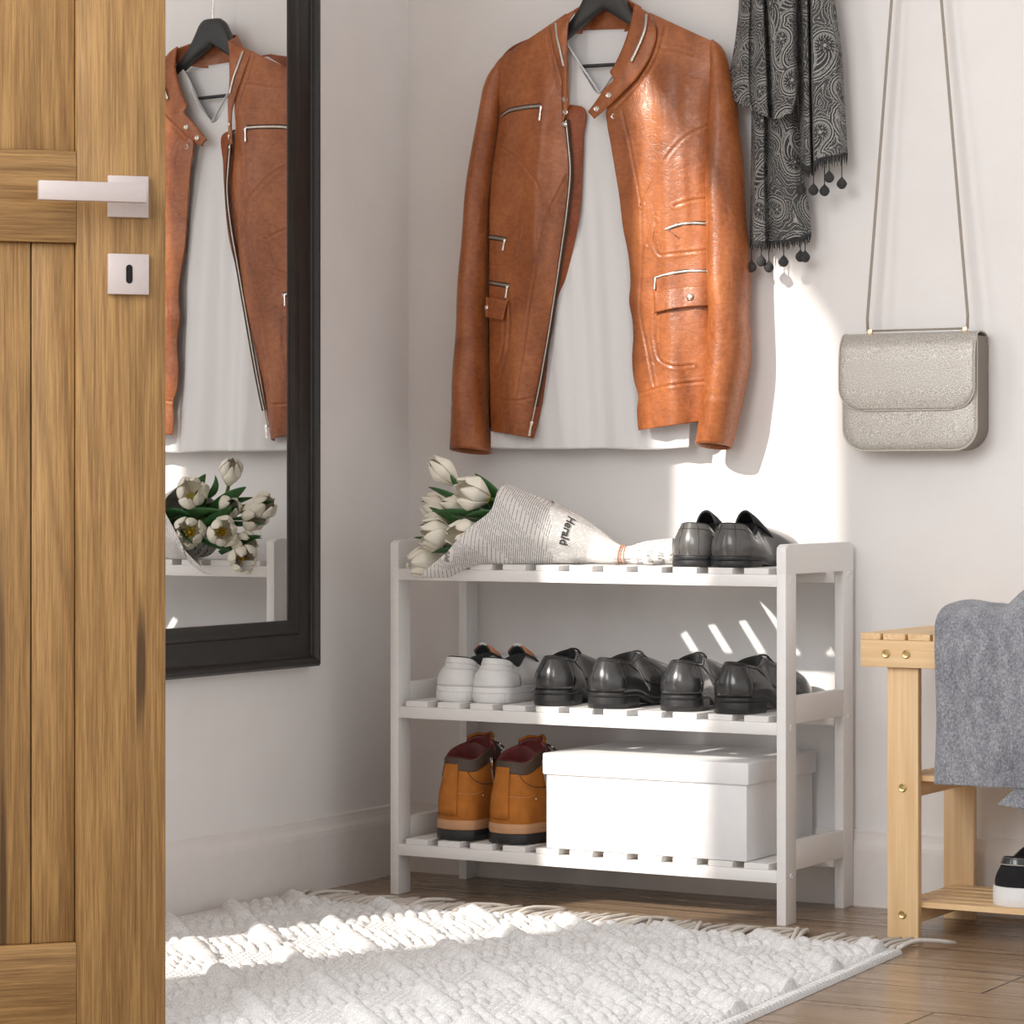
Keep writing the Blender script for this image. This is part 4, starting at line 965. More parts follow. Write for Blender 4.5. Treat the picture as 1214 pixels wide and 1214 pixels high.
# ================================================================== SHOES
def make_shoe(root, L=0.245, wh=0.031, wb=0.044, wt=0.030, toe_k=2.2, sole=0.010, heel=None, heelL=0.062, rim_y=(0.010, 0.115), rim_w=0.026, hh=0.066, hs=0.052, ht=0.080,
              toe_h=0.046, side=1, mats=None, lining_depth=0.03, lean=0.006, sole_out=0.002, bulge=0.006, sole_bands=None, nseg=96, waist=0.86, vamp_c=0.60, throat_w=0.6, rim_open=1.0):
    """local frame: heel at y=0, toe at +y, z up, side=+1 right shoe"""
    nk = nseg; half_ = nk // 2
    tt = np.linspace(0, 1, half_ + 1)
    ty = tt * L
    def width(t, sd):
        w_ = hermite([0, .12, .25, .45, .68, .82, .92, 1.0], [wh * .62, wh, wh * 1.0, wh * waist + .002, wb, wb * .90, wb * .66, wt * .06], t)
        he = np.sqrt(np.clip(1 - (1 - np.clip(t / .11, 0, 1)) ** 2, 0, 1)); te = np.clip(1 - np.clip((t - .80) / .20, 0, 1) ** toe_k, 0, 1) ** .5
        w_ = hermite([0, .15, .30, .45, .68, 1.0], [wh, wh, wh * .98, wh * waist + .002, wb, wb * .95], t) * he * te
        return w_ * (1.0 + 0.06 * sd * side * np.sin(PI * t))
    # cluster samples near the rounded ends
    tc = 0.5 - 0.5 * np.cos(np.linspace(0, PI, half_ + 1))
    wr, wl = width(tc, 1), width(tc, -1)
    bend = side * 0.010 * np.sin(np.clip((tc - .3) / .7, 0, 1) * PI / 2) ** 2 * -1
    right = np.stack([wr + bend, tc * L], 1); left = np.stack([-wl + bend, tc * L], 1)
    O = np.vstack([right, left[1:-1][::-1]]); T = np.r_[tc, tc[1:-1][::-1]]; S = np.r_[np.ones(half_ + 1), -np.ones(half_ - 1)]
    S[0] = 0; S[half_] = 0
    n = len(O)
    z0 = (heel if heel else sole)
    def sole_z(t):                                            # height of the feather line
        if heel: return lerp(heel, sole, sstep(.22, .48, t)) + 0.010 * np.clip((t - .72) / .28, 0, 1) ** 2
        return sole + 0.008 * np.clip((t - .74) / .26, 0, 1) ** 2
    # rim loop
    tau = 1 - (1 - np.clip(T, 0, 1)) ** 2.3
    ry = rim_y[0] + (rim_y[1] - rim_y[0]) * tau
    rw = rim_w * np.sqrt(np.clip(1 - np.abs(2 * tau - 1) ** 2.4, 0, 1)) * lerp(1.0, throat_w, sstep(.3, 1, tau)) * rim_open
    rx = S * rw + np.interp(ry / L, tc, bend)
    rz = hermite([0, .18, .45, .75, 1.0], [hh, hh - .003, hs, lerp(hs, ht, .62), ht], tau)
    R3 = np.stack([rx, ry, rz], 1)
    O3 = np.stack([O[:, 0], O[:, 1], sole_z(T)], 1)
    cen = np.stack([np.interp(T, tc, bend), np.clip(T, .1, .9) * L], 1)
    outv = O - cen; outv /= np.maximum(np.linalg.norm(outv, axis=1, keepdims=True), 1e-6)
    fore = sstep(.38, .70, T)
    rise = np.where(T < .4, (R3[:, 2] - O3[:, 2]) * .45, 0) * (1 - fore) + fore * (toe_h * lerp(1.0, .92, T))
    P1 = O3.copy(); P1[:, :2] += outv * bulge * (1 - .6 * fore)[:, None]; P1[:, 2] += np.maximum(rise, .012) * lerp(1, .95, fore)
    P2 = R3.copy()
    dirv = O3[:, :2] - R3[:, :2]
    P2[:, :2] += dirv * lerp(.10, vamp_c, fore)[:, None]
    P2[:, :2] += outv * (lean * (1 - fore))[:, None]
    P2[:, 2] -= (R3[:, 2] - O3[:, 2]) * .35 * (1 - fore) + fore * (R3[:, 2] - O3[:, 2] - toe_h * .80) * .62
    def surf(v):
        v = np.asarray(v, float)[:, None, None]
        return (1 - v) ** 3 * O3 + 3 * (1 - v) ** 2 * v * P1 + 3 * (1 - v) * v * v * P2 + v ** 3 * R3
    vs = np.linspace(0, 1, 30)
    parts = {}
    G = surf(vs)
    parts['upper'] = mesh_obj('upper', G.reshape(-1, 3), grid_faces(30, n, 0, True), mats['upper'], root, world=False)
    # lining: from the rim inwards and down
    C = R3.mean(0); In = []
    for k, (f_, dz) in enumerate(((0.0, .0005), (.05, .0015), (.10, .0005), (.13, -.004), (.14, -.02), (.12, -lining_depth), (.10, None))):
        q = R3.copy(); q[:, :2] += (C[:2] - q[:, :2]) * f_
        q[:, 2] = (q[:, 2] + dz) if dz is not None else np.maximum(O3[:, 2].min() + .006, 0)
        In.append(q)
    G2 = np.stack(In); V = G2.reshape(-1, 3); Ff = grid_faces(len(In), n, 0, True) + [[(len(In) - 1) * n + j for j in range(n)]]
    parts['lining'] = mesh_obj('lining', V, Ff, mats['lining'], root, world=False)
    # sole
    def slab(name, out, zb, zt, mat, tmax=1.0, tread=0.0, parent=root):
        idx = [i for i in range(n) if T[i] <= tmax + 1e-6]
        if tmax < 1:
            r_ = [i for i in idx if S[i] >= 0 and i <= half_]; l_ = [i for i in idx if i > half_]; idx = r_ + l_
        q = O[idx] + outv[idx] * out; Ti = T[idx]
        zbv = zb(Ti) if callable(zb) else np.full(len(idx), zb); ztv = zt(Ti) if callable(zt) else np.full(len(idx), zt)
        prof_ = ((-.0012, 0, 0), (0, 0, .0012), (.0004, .5, 0), (0, 1, -.0010), (-.0014, 1, 0))
        Rr = []
        for o_, f_, dz in prof_:
            e = q + outv[idx] * o_
            if tread and f_ == 0: e = e - outv[idx] * (tread * (np.floor(np.arange(len(idx)) / 2) % 2))[:, None] * (1 if dz == 0 else .8)
            Rr.append(np.column_stack([e, zbv + (ztv - zbv) * f_ + dz]))
        V = np.vstack(Rr); m_ = len(idx); Ff = grid_faces(5, m_, 0, True) + [list(range(m_))[::-1], [4 * m_ + j for j in range(m_)]]
        o = mesh_obj(name, V, Ff, mat, parent, world=False); sharp_edges(o.data, 45); return o
    if heel:
        slab('sole', sole_out, lambda t: sole_z(t) - .0065, lambda t: sole_z(t) + .001, mats['sole'])
        slab('heel', sole_out + .0006, 0.0004, heel - .006, mats['sole'], heelL / L)
    elif sole_bands:
        for nm, o_, a_, c_, mt, tr in sole_bands: slab(nm, o_, (lambda t, a_=a_: a_ + .008 * np.clip((t - .74) / .26, 0, 1) ** 2), (lambda t, c_=c_: c_ + .008 * np.clip((t - .74) / .26, 0, 1) ** 2), mt, tread=tr)
    else:
        slab('sole', sole_out, lambda t: 0.0004 + .008 * np.clip((t - .74) / .26, 0, 1) ** 2, lambda t: sole_z(t) + .001, mats['sole'])
    parts.update(surf=surf, O3=O3, R3=R3, T=T, S=S, n=n, half=half_, outv=outv, slab=slab)
    return parts
def strip(name, p, v0, v1, k0, k1, mat, root, off=0.0009, nv=10, vfun=None):
    """a panel lying on the upper between fractions v0..v1 for outline indices k0..k1"""
    ks_ = [k % p['n'] for k in range(k0, k1 + 1)]
    n_ = len(ks_); vv = np.linspace(0, 1, nv); G = np.zeros((nv, n_, 3))
    full = p['surf'](np.linspace(0, 1, 61))
    for j, k in enumerate(ks_):
        a, c = (v0, v1) if vfun is None else vfun(j / (n_ - 1))
        for i, v in enumerate(vv):
            f = np.clip(a + (c - a) * v, 0, 1) * 60; i0 = min(int(f), 59); q = full[i0, k] * (1 - (f - i0)) + full[i0 + 1, k] * (f - i0)
            G[i, j] = q + np.array([*p['outv'][k], 0]) * off
    return sheet(name, G, mat, root, 0.0006, world=False)
def seam_line(name, p, pts, mat, root, r=0.0006, off=0.0006):
    full = p['surf'](np.linspace(0, 1, 61)); out = []
    for k, v in pts:
        k0 = int(math.floor(k)); f = k - k0; i0 = min(int(v * 60), 60)
        q = full[i0, k0 % p['n']] * (1 - f) + full[i0, (k0 + 1) % p['n']] * f
        out.append(q + np.array([*p['outv'][k0 % p['n']], 0]) * off)
    return tube(name, spline(out, len(pts) * 5), r, mat, root, 5, world=False)
def laces(p, root, mat, n=3, y0=0.104, dy=0.011, z0=0.074, dz=-.006, hw=0.014, r=0.0014, bow=True):
    for i in range(n):
        y = y0 + i * dy; z = z0 + i * dz
        pts = [(-hw, y, z - .0045), (-hw * .5, y + .001, z + .002), (hw * .5, y + .003, z + .002), (hw, y + .003, z - .0045)]
        tube('lace', spline(pts, 16), r, mat, root, 6, world=False)

# ---- loafers on the top shelf
lm = dict(upper=M['grey_leather'], lining=M['black_lining'], sole=M['black_sole'])
def loafer(px, rot, label, side):
    q = Uy(px, 668, 0.020)
    r = thing('loafer', label, 'shoe', (q[0], 0.006, SZ[0]), math.radians(rot), 'loafers on the top shelf')
    p = make_shoe(r, L=0.238, wh=0.0315, wb=0.043, heel=0.017, sole=0.008, heelL=0.066, rim_y=(0.008, 0.105), rim_w=0.027, hh=0.067, hs=0.048, ht=0.066, toe_h=0.036, side=side, mats=lm, bulge=0.005, vamp_c=.6)
    seam_line('heel_seam', p, [(p['n'] - 3, .05), (p['n'] - 3, .5), (p['n'] - 3, .97)], M['black_leather'], r, .0005); seam_line('heel_seam', p, [(4, .05), (4, .5), (4, .97)], M['black_leather'], r, .0005)
    seam_line('top_seam', p, [(k, .84) for k in range(-12, 30, 3)], M['black_leather'], r, .0004)
    # raised tongue over the instep
    G = np.zeros((16, 18, 3))
    for i in range(16):
        t = i / 15
        for j in range(18):
            a = lerp(-1, 1, j / 17); y = lerp(.135, .070, t); wd = lerp(.026, .019, t) * (1 - .25 * max(0, t - .8) / .2)
            z = lerp(.046, .084, t ** .8) - .016 * a * a * lerp(1.2, .8, t) - .006 * (abs(a) ** 4) * t
            G[i, j] = (a * wd, y, z)
    sheet('tongue', G, M['black_lining'], r, 0.003, world=False)
    return r
loafer(819.5, 2, 'left loafer of the dark grey slip-on pair on the top shelf, beside the newspaper', -1)
loafer(863.5, -1, 'right loafer of the dark grey slip-on pair on the top shelf, beside the rack post', 1)

# ---- white sneakers
wm = dict(upper=M['white_leather'], lining=M['grey_lining'], sole=M['white_rubber'])
def sneaker(px, y, rot, label, side):
    q = Uy(px, 830, y)
    r = thing('sneaker', label, 'shoe', (q[0], y, SZ[1]), math.radians(rot), 'white sneakers on the middle shelf')
    p = make_shoe(r, L=0.228, wh=0.0335, wb=0.043, sole=0.024, rim_y=(0.012, 0.115), rim_w=0.026, hh=0.071, hs=0.055, ht=0.073, toe_h=0.038, side=side, mats=wm, sole_out=0.0016, bulge=0.003, lean=.002, toe_k=2.6, lining_depth=.035)
    strip('heel_tab', p, .80, 1.0, -12, 12, M['white_leather'], r, .0012)
    strip('heel_counter', p, .02, .60, -15, 15, M['white_leather'], r, .0009)
    p['slab']('foxing_line', .0030, .0155, .0168, M['white_rubber'])
    for k in (-7, 7): tube('sole_seam', [p['O3'][k] * (1, 1, 0) + np.array([*p['outv'][k] * .0021, z]) for z in (.002, .008, .015)], .0005, M['white_leather'], r, 5, world=False)
    G = np.zeros((14, 14, 3))
    for i in range(14):
        t = i / 13
        for j in range(14):
            a = lerp(-1, 1, j / 13); G[i, j] = (a * lerp(.023, .0215, t) * (1 - .30 * max(0, t - .7) / .3), lerp(.145, .094, t), lerp(.058, .0855, t) - .012 * a * a)
    tg = sheet('tongue', G, M['grey_lining'], r, 0.003, world=False)
    G2 = G[9:, :, :] + np.array((0, .0008, .0012)); sheet('tongue_edge', G2, M['peach'], tg, 0.0045, world=False)
    G3 = G[12:, 4:10, :] + np.array((0, -.0008, .0022)); sheet('tongue_label', G3, M['white_leather'], tg, 0.004, world=False)
    laces(p, r, M['white_rubber'], 4, .112, .010, .077, -.006, .017, .002)
    return r
sneaker(530.5, 0.020, -6, 'left white leather sneaker on the middle shelf, nearest the left post', -1)
sneaker(574.5, 0.020, -3, 'right white leather sneaker on the middle shelf, between its mate and a black shoe', 1)

# ---- black oxfords: two pairs
om = dict(upper=M['black_leather'], lining=M['black_lining'], sole=M['black_sole'])
def oxford(px, y, rot, label, side):
    q = Uy(px, 838, y)
    r = thing('dress_shoe', label, 'shoe', (q[0], y, SZ[1]), math.radians(rot), 'black lace-up shoes on the middle shelf')
    p = make_shoe(r, L=0.240, wh=0.0315, wb=0.041, heel=0.0245, sole=0.009, heelL=0.066, rim_y=(0.009, 0.100), rim_w=0.024, hh=0.078, hs=0.0715, ht=0.0835, toe_h=0.040, side=side, mats=om, bulge=0.007, lean=.007, vamp_c=.62)
    strip('heel_counter', p, .02, .985, -9, 9, M['black_leather'], r, .0008)
    seam_line('quarter_seam', p, [(14, .95), (17, .72), (22, .5), (27, .22), (29, .05)], M['black_sole'], r, .0007)
    seam_line('quarter_seam', p, [(-14, .95), (-17, .72), (-22, .5), (-27, .22), (-29, .05)], M['black_sole'], r, .0007)
    seam_line('top_seam', p, [(k, .93) for k in range(-30, 31, 4)], M['black_sole'], r, .0005)
    laces(p, r, M['black_lining'], 4, .106, .010, .0815, -.0062, .013, .0017)
    return r
oxford(651.5, 0.012, 9, 'black lace-up dress shoe beside the white sneakers on the middle shelf', -1)
oxford(710.5, 0.004, -5, 'second black lace-up dress shoe from the white sneakers on the middle shelf', 1)
oxford(803, 0.012, 9, 'third black lace-up dress shoe from the white sneakers on the middle shelf', -1)
oxford(861.5, 0.004, -5, 'black lace-up dress shoe beside the right post on the middle shelf', 1)

# ---- ankle boots
btm = dict(upper=M['nubuck'], lining=M['burgundy'], sole=M['black_sole'])
def boot(px, y, rot, label, side):
    q = Uy(px, 996, y)
    r = thing('ankle_boot', label, 'boot', (q[0], y, SZ[2]), math.radians(rot), 'camel ankle boots on the bottom shelf')
    bands = (('outsole', .0030, 0.0005, .0175, M['black_sole'], .0025), ('midsole', .0026, .0175, .0330, M['tan_rubber'], 0.0))
    p = make_shoe(r, L=0.225, wh=0.0375, wb=0.046, sole=0.032, rim_y=(0.008, 0.098), rim_w=0.036, hh=0.132, hs=0.142, ht=0.156, toe_h=0.045, side=side, mats=btm, sole_bands=bands, bulge=0.006, lean=0.000, vamp_c=.42, lining_depth=.06, throat_w=.8)
    p['slab']('midsole_rib', .0034, .0245, .0262, M['tan_rubber'])
    nn_ = p['n']
    strip('ankle_collar', p, .80, 1.0, -34, 34, M['dark_brown'], r, .0014)
    strip('heel_strap', p, .06, .90, -4, 3, M['nubuck'], r, .0022)
    seam_line('side_seam', p, [(6, .88), (8, .70), (12, .55), (18, .46), (26, .40)], M['dark_brown'], r, .0006, .0010); seam_line('side_seam', p, [(-6, .88), (-8, .70), (-12, .55), (-18, .46), (-26, .40)], M['dark_brown'], r, .0006, .0010)
    seam_line('counter_seam', p, [(k, .40) for k in range(-14, 15, 3)], M['tan_rubber'], r, .0004)
    # padded tongue, burgundy inside
    G = np.zeros((18, 22, 3)); B0 = None
    for i in range(18):
        t = i / 17
        for j in range(22):
            a = lerp(-1, 1, j / 21); wd = lerp(.030, .034, t) * (1 - .22 * max(0, t - .8) / .2)
            G[i, j] = (a * wd, lerp(.108, .095, t) - .022 * a * a, lerp(.09, .1640, t) - .006 * a * a * t + .0015 * math.sin(a * 7))
    tg = sheet('tongue', G, M['burgundy'], r, 0.005, world=False, flip=True)
    tube('tongue_edge', [tuple(G[17, j] + np.array((0, .001, .001))) for j in range(22)], .0026, M['nubuck'], tg, 6, world=False)
    # eyelet stays with lace hooks, side zip
    for sx in (1, -1):
        for i in range(3):
            bm = bmesh.new(); bmesh.ops.create_uvsphere(bm, u_segments=10, v_segments=6, radius=.0026)
            for v in bm.verts: v.co += Vector((sx * .030, .090 + i * .004, .150 - i * .014))
            bm_obj('lace_hook', bm, M['nickel'], r, smooth=True, world=False)
    laces(p, r, M['dark_brown'], 4, .101, .006, .148, -.013, .026, .0016)
    full = p['surf'](np.linspace(0, 1, 61)); k = 18
    zp = [full[i, k] + np.array([*p['outv'][k], 0]) * .0016 for i in (52, 40, 28, 18)]
    z_ = tube('side_zip', spline(zp, 20), .0016, M['zip'], r, 6, world=False)
    tube('zip_pull', [zp[0] + np.array([*p['outv'][k], 0]) * .003, zp[0] + np.array([*p['outv'][k], 0]) * .0035 + np.array((0, 0, -.018))], .0022, M['nickel'], z_, 6, world=False, flat=.5)
    bm = bmesh.new(); bmesh.ops.create_uvsphere(bm, u_segments=10, v_segments=6, radius=.0018); c_ = full[20, 13] + np.array([*p['outv'][13], 0]) * .0008
    for v in bm.verts: v.co += Vector(c_)
    bm_obj('rivet', bm, M['nickel'], r, smooth=True, world=False)
    return r
boot(532, 0.014, -11, 'left camel nubuck ankle boot on the bottom shelf, nearest the left post', -1)
boot(593, 0.010, -12, 'right camel nubuck ankle boot on the bottom shelf, beside the white storage box', 1)

# ---- slip-on under the bench
sm_ = dict(upper=M['canvas'], lining=M['black_lining'], sole=M['white_rubber'])
q = Uz(1198, 1076, BSH[1])
slip = thing('slip_on_shoe', 'black slip-on shoe with thick white sole on the lowest shelf of the pine bench', 'shoe', (q[0], q[1], BSH[1]), math.radians(-4))
p = make_shoe(slip, L=0.225, wh=0.034, wb=0.044, sole=0.0275, rim_y=(0.008, 0.105), rim_w=0.028, hh=0.071, hs=0.060, ht=0.084, toe_h=0.036, side=1, mats=sm_, sole_out=0.003, bulge=0.003, lean=.001, toe_k=2.6)
strip('padded_collar', p, .76, 1.0, -34, 34, M['black_leather'], slip, .0022)
seam_line('collar_piping', p, [(k, .755) for k in range(-34, 35, 4)], M['bag_edge'], slip, .0007, .0020); seam_line('collar_piping', p, [(k, .99) for k in range(-34, 35, 4)], M['bag_edge'], slip, .0007, .0016)

# ================================================================== TULIPS IN NEWSPAPER
ZS = SZ[0]
# axis of the paper cone: u=0 tail end, u=.34 twine, u=1 mouth
tw_c = Uy(739, 653, 0.085); tail_c = Uy(800, 648, 0.115)
AX = spline([(tail_c[0], tail_c[1], ZS + .022), (lerp(tail_c[0], tw_c[0], .5), lerp(tail_c[1], tw_c[1], .5), ZS + .018), (tw_c[0], tw_c[1], ZS + .015), (0.325, 0.072, ZS + .030), (0.265, 0.052, ZS + .046), (0.190, 0.028, ZS + .061)], 200)
UU = np.linspace(0, 1, 200)
d_ = np.cumsum(np.r_[0, np.linalg.norm(np.diff(AX, axis=0), axis=1)]); UU = d_ / d_[-1]; PL = d_[-1]
i_tw = int(np.argmin(np.abs(AX[:, 0] - tw_c[0]))); u_tw = UU[i_tw]
def axis(u): return np.array([np.interp(u, UU, AX[:, k]) for k in range(3)])
tang = np.gradient(AX, axis=0); tang /= np.linalg.norm(tang, axis=1, keepdims=True)
def radius(u): return float(hermite([0, u_tw * .5, u_tw, u_tw + .12, u_tw + .3, 1.0, 1.25], [.026, .021, .0125, .021, .040, .0635, .070], np.array([u]))[0])
def paper(u, ph, off=0.0):
    """ph=0 top, ph=+90 towards the camera side, 180 bottom"""
    uu = min(u, 1.0); c = axis(uu); t = np.array([np.interp(uu, UU, tang[:, k]) for k in range(3)]); t /= np.linalg.norm(t)
    if u > 1:
        k_ = min(1, (u - 1) / .25); lip = t * (1 - k_) + np.array((-.90, -.22, -.36)) * k_; c = c + lip * (u - 1) * PL
    up = np.array((0, 0, 1.0)) - t * t[2]; up /= np.linalg.norm(up); sd = np.cross(up, t)   # towards -y for t ~ -x
    if sd[1] > 0: sd = -sd
    r = radius(u) * (1 + .035 * math.sin(3 * ph + 7 * u) + .022 * math.sin(7 * ph - 5 * u) * min(1, u / .3) + (0.05 * math.sin(11 * ph) * max(0, 1 - abs(u - u_tw) / .16)))
    flat = 1.0 if u > u_tw else lerp(.75, 1.0, u / u_tw)
    p = c + (r + off) * (math.cos(ph) * up * flat + math.sin(ph) * sd * (1.0 if u > u_tw else lerp(1.35, 1, u / u_tw)))
    lim = ZS + .0008 + (off if off > 0 else 0)
    if p[1] < 0.0: lim = lim - min(.022, max(0, -p[1]) * 1.1)                     # lip drapes over the front edge
    if p[2] < lim: p[2] = lim + .04 * 0
    return p
wrap = thing('newspaper_wrap', 'newspaper cone tied with pink twine, wrapped around white tulips on the top shelf', 'newspaper', (0.30, 0.06, ZS))
nu_, np_ = 150, 120; G = np.zeros((nu_, np_, 3)); UVs = np.zeros((nu_, np_, 2))
def mouth(ph):                                                # where the sheet ends, longer at the front and bottom
    a = (ph + PI) % (2 * PI) - PI
    return 0.985 + 0.02 * math.sin(2 * a + .4) + 0.46 * math.exp(-((a - 2.2) / .62) ** 2) + 0.05 * math.exp(-((a + 1.2) / .8) ** 2) + .02 * math.exp(-((a - .6) / .5) ** 2)
for j in range(np_):
    ph = lerp(-PI * .98, PI * 1.0, j / (np_ - 1)); me_ = mouth(ph)
    for i in range(nu_):
        u = me_ * i / (nu_ - 1); G[i, j] = paper(u, ph, -.0006 if j > np_ - 6 else 0)
        UVs[i, j] = (ph * .085 + .6 + (u if u > .62 else 0) * .35, u * PL * 1.0)
o = sheet('paper_sheet', G, M['news'], wrap, 0.0005, uvs=UVs.reshape(-1, 2))
# second overlapping fold whose edge shows across the cone
nu2, np2 = 60, 60; G = np.zeros((nu2, np2, 3)); UVs = np.zeros((nu2, np2, 2))
for i in range(nu2):
    for j in range(np2):
        ph = lerp(-.6, 2.9, j / (np2 - 1)); u1 = lerp(.76, .64, j / (np2 - 1)) + .010 * math.sin(j * .35); u = lerp(u_tw + .015, u1, i / (nu2 - 1))
        G[i, j] = paper(u, ph, .0012 + .0018 * (i / (nu2 - 1)) ** 3); UVs[i, j] = (u * PL * 1.0 + 2.03, ph * .075 + .21)
sheet('paper_fold', G, M['news'], wrap, 0.0005, uvs=UVs.reshape(-1, 2))
for k, du_ in enumerate((-.012, .004, .016)):
    tube('twine', [tuple(paper(u_tw + du_ + .004 * math.sin(a), a, .0014)) for a in np.linspace(0, 2 * PI, 48, endpoint=False)], .0012, M['twine'], wrap, 6, close=True)
# masthead word printed on the paper, reading down the cone
cu = bpy.data.curves.new('masthead', 'FONT'); cu.body = 'Herald'; cu.size = 1.0; cu.offset = 0.022; cu.resolution_u = 6
to = bpy.data.objects.new('masthead', cu); col.objects.link(to)
dg = bpy.context.evaluated_depsgraph_get(); tm = to.evaluated_get(dg).to_mesh()
bmt = bmesh.new(); bmt.from_mesh(tm); to.evaluated_get(dg).to_mesh_clear()
bmesh.ops.triangulate(bmt, faces=bmt.faces[:]); bmesh.ops.subdivide_edges(bmt, edges=[e for e in bmt.edges if e.calc_length() > .06], cuts=2)
bmesh.ops.triangulate(bmt, faces=bmt.faces[:])
xsT = [v.co.x for v in bmt.verts]; Lt = max(xsT) - min(xsT)
u_t = float(np.interp(-Uy(659, 640, 0.02)[0], -AX[:, 0], UU)); rt_ = radius(u_t)
for v in bmt.verts:
    a = (v.co.x - min(xsT)) / Lt
    v.co = Vector(paper(u_t - (v.co.y - .3) * .0185 / PL, lerp(.66, 1.72, a), .0040))
bpy.data.objects.remove(to); bpy.data.curves.remove(cu)
bm_obj('masthead', bmt, M['ink'], wrap)

def petal_grid(R, Hh_, open_, phi, wid, curl, nu=11, nv=16, seed=0):
    """one petal of a tulip opening along +z"""
    rs = np.random.RandomState(seed); G = np.zeros((nv, nu, 3)); w1 = rs.uniform(-.1, .1)
    for i in range(nv):
        t = i / (nv - 1)
        prof = math.sin(PI * min(t * .62 + .04, 1)) ** .75
        r = R * (prof * lerp(1, 1.0 + .35 * open_, t) if t < .55 else lerp(math.sin(PI * (.55 * .62 + .04)) ** .75 * (1 + .19 * open_), .42 + .95 * open_, sstep(.55, 1.08, t)))
        r = max(r, R * .12)
        wa = wid * (math.sin(PI * (0.06 + .86 * t) ** .9) ** .6 if t < .97 else .18)
        for j in range(nu):
            a = lerp(-1, 1, j / (nu - 1)); an = phi + a * wa
            rr = r * (1 + .05 * math.cos(a * PI) + .04 * math.sin(5 * a + seed) * t) - R * .10 * curl * abs(a) ** 2 * (1 - open_) * t
            z = Hh_ * (t ** .92) * (1 - .10 * open_) - .0025 * a * a * t + .0010 * math.sin(9 * a + seed * 1.7) * sstep(.75, 1, t) + w1 * .004 * t
            G[i, j] = (rr * math.cos(an), rr * math.sin(an), z)
    return G
def tulip(pos, dirv, R, Hh_, open_, label, seed, leaf=None):
    pos = Vector(pos); d = Vector(dirv).normalized(); rs = random.Random(seed)
    t = thing('tulip', label, 'tulip', pos, 0, 'white tulips in the newspaper cone')
    Q = d.to_track_quat('Z', 'Y').to_matrix(); base = pos - d * Hh_ * .5
    tf = lambda G: np.array([tuple(base + Q @ Vector(p)) for p in G.reshape(-1, 3)]).reshape(G.shape)
    ph0 = rs.uniform(0, 2 * PI)
    for k in range(6):
        inner = k % 2
        op = open_ * (0.65 if inner else 1.0) * rs.uniform(.75, 1.3)
        G = petal_grid(R * (.88 if inner else 1.0), Hh_ * (1.0 if inner else .96) * rs.uniform(.95, 1.05), op, ph0 + k * PI / 3 + rs.uniform(-.12, .12), rs.uniform(.62, .74), 1.0, seed=seed * 7 + k)
        sheet('petal', tf(G), M['petal'], t, 0.0007)
    bm = bmesh.new(); add_lathe(bm, [(0, -.001), (R * .22, 0), (R * .34, .003), (R * .30, .005), (0, .004)], 12, Matrix.Translation(base) @ Q.to_4x4()); bm_obj('petal_base', bm, M['petal_base'], t, smooth=True)
    if open_ > .25:
        bm = bmesh.new()
        for k in range(6):
            a = k * PI / 3 + .3; e = base + Q @ Vector((R * .26 * math.cos(a), R * .26 * math.sin(a), Hh_ * .45)); add_tube(bm, [base, e, e + Q @ Vector((0, 0, .006))], [.0008, .0008, .0018], 6)
        add_tube(bm, [base, base + d * Hh_ * .42, base + d * Hh_ * .5], [.0022, .0022, .003], 8)
        bm_obj('stamens', bm, M['stamen'], t, smooth=True)
    mouth_c = Vector(axis(.97)); mid = mouth_c + Vector((rs.uniform(-.012, .0), rs.uniform(-.018, .018), rs.uniform(-.012, .014)))
    end = Vector(axis(u_tw + .12))
    st = [base + d * .002, base - d * .022, lerp(base - d * .035, mid, .75), mid + Vector((.03, .008, -.004)), end]
    tube('stem', spline(st, 24), .0030, M['stem'], t, 8)
    for lf in (leaf or []):
        P0, P1, P2, wd, roll = lf; P0, P1, P2 = Vector(P0), Vector(P1), Vector(P2); G = np.zeros((22, 7, 3))
        for i in range(22):
            s_ = i / 21; c = P0 * (1 - s_) ** 2 + P1 * 2 * s_ * (1 - s_) + P2 * s_ * s_; tn = ((P1 - P0) * (1 - s_) + (P2 - P1) * s_).normalized()
            sdv = tn.cross(Vector((-.25, .6, math.cos(roll)))).normalized(); nm = sdv.cross(tn)
            wv2 = wd * max(.02, math.sin(PI * min(1, .18 + .82 * s_)) ** .8)
            for j in range(7):
                a = lerp(-1, 1, j / 6); G[i, j] = c + sdv * a * wv2 + nm * (.28 * a * a * wv2)
        sheet('leaf', G, M['leaf'], t, 0.0008)
    return t
def at(px, py, y): return Uy(px, py, y)
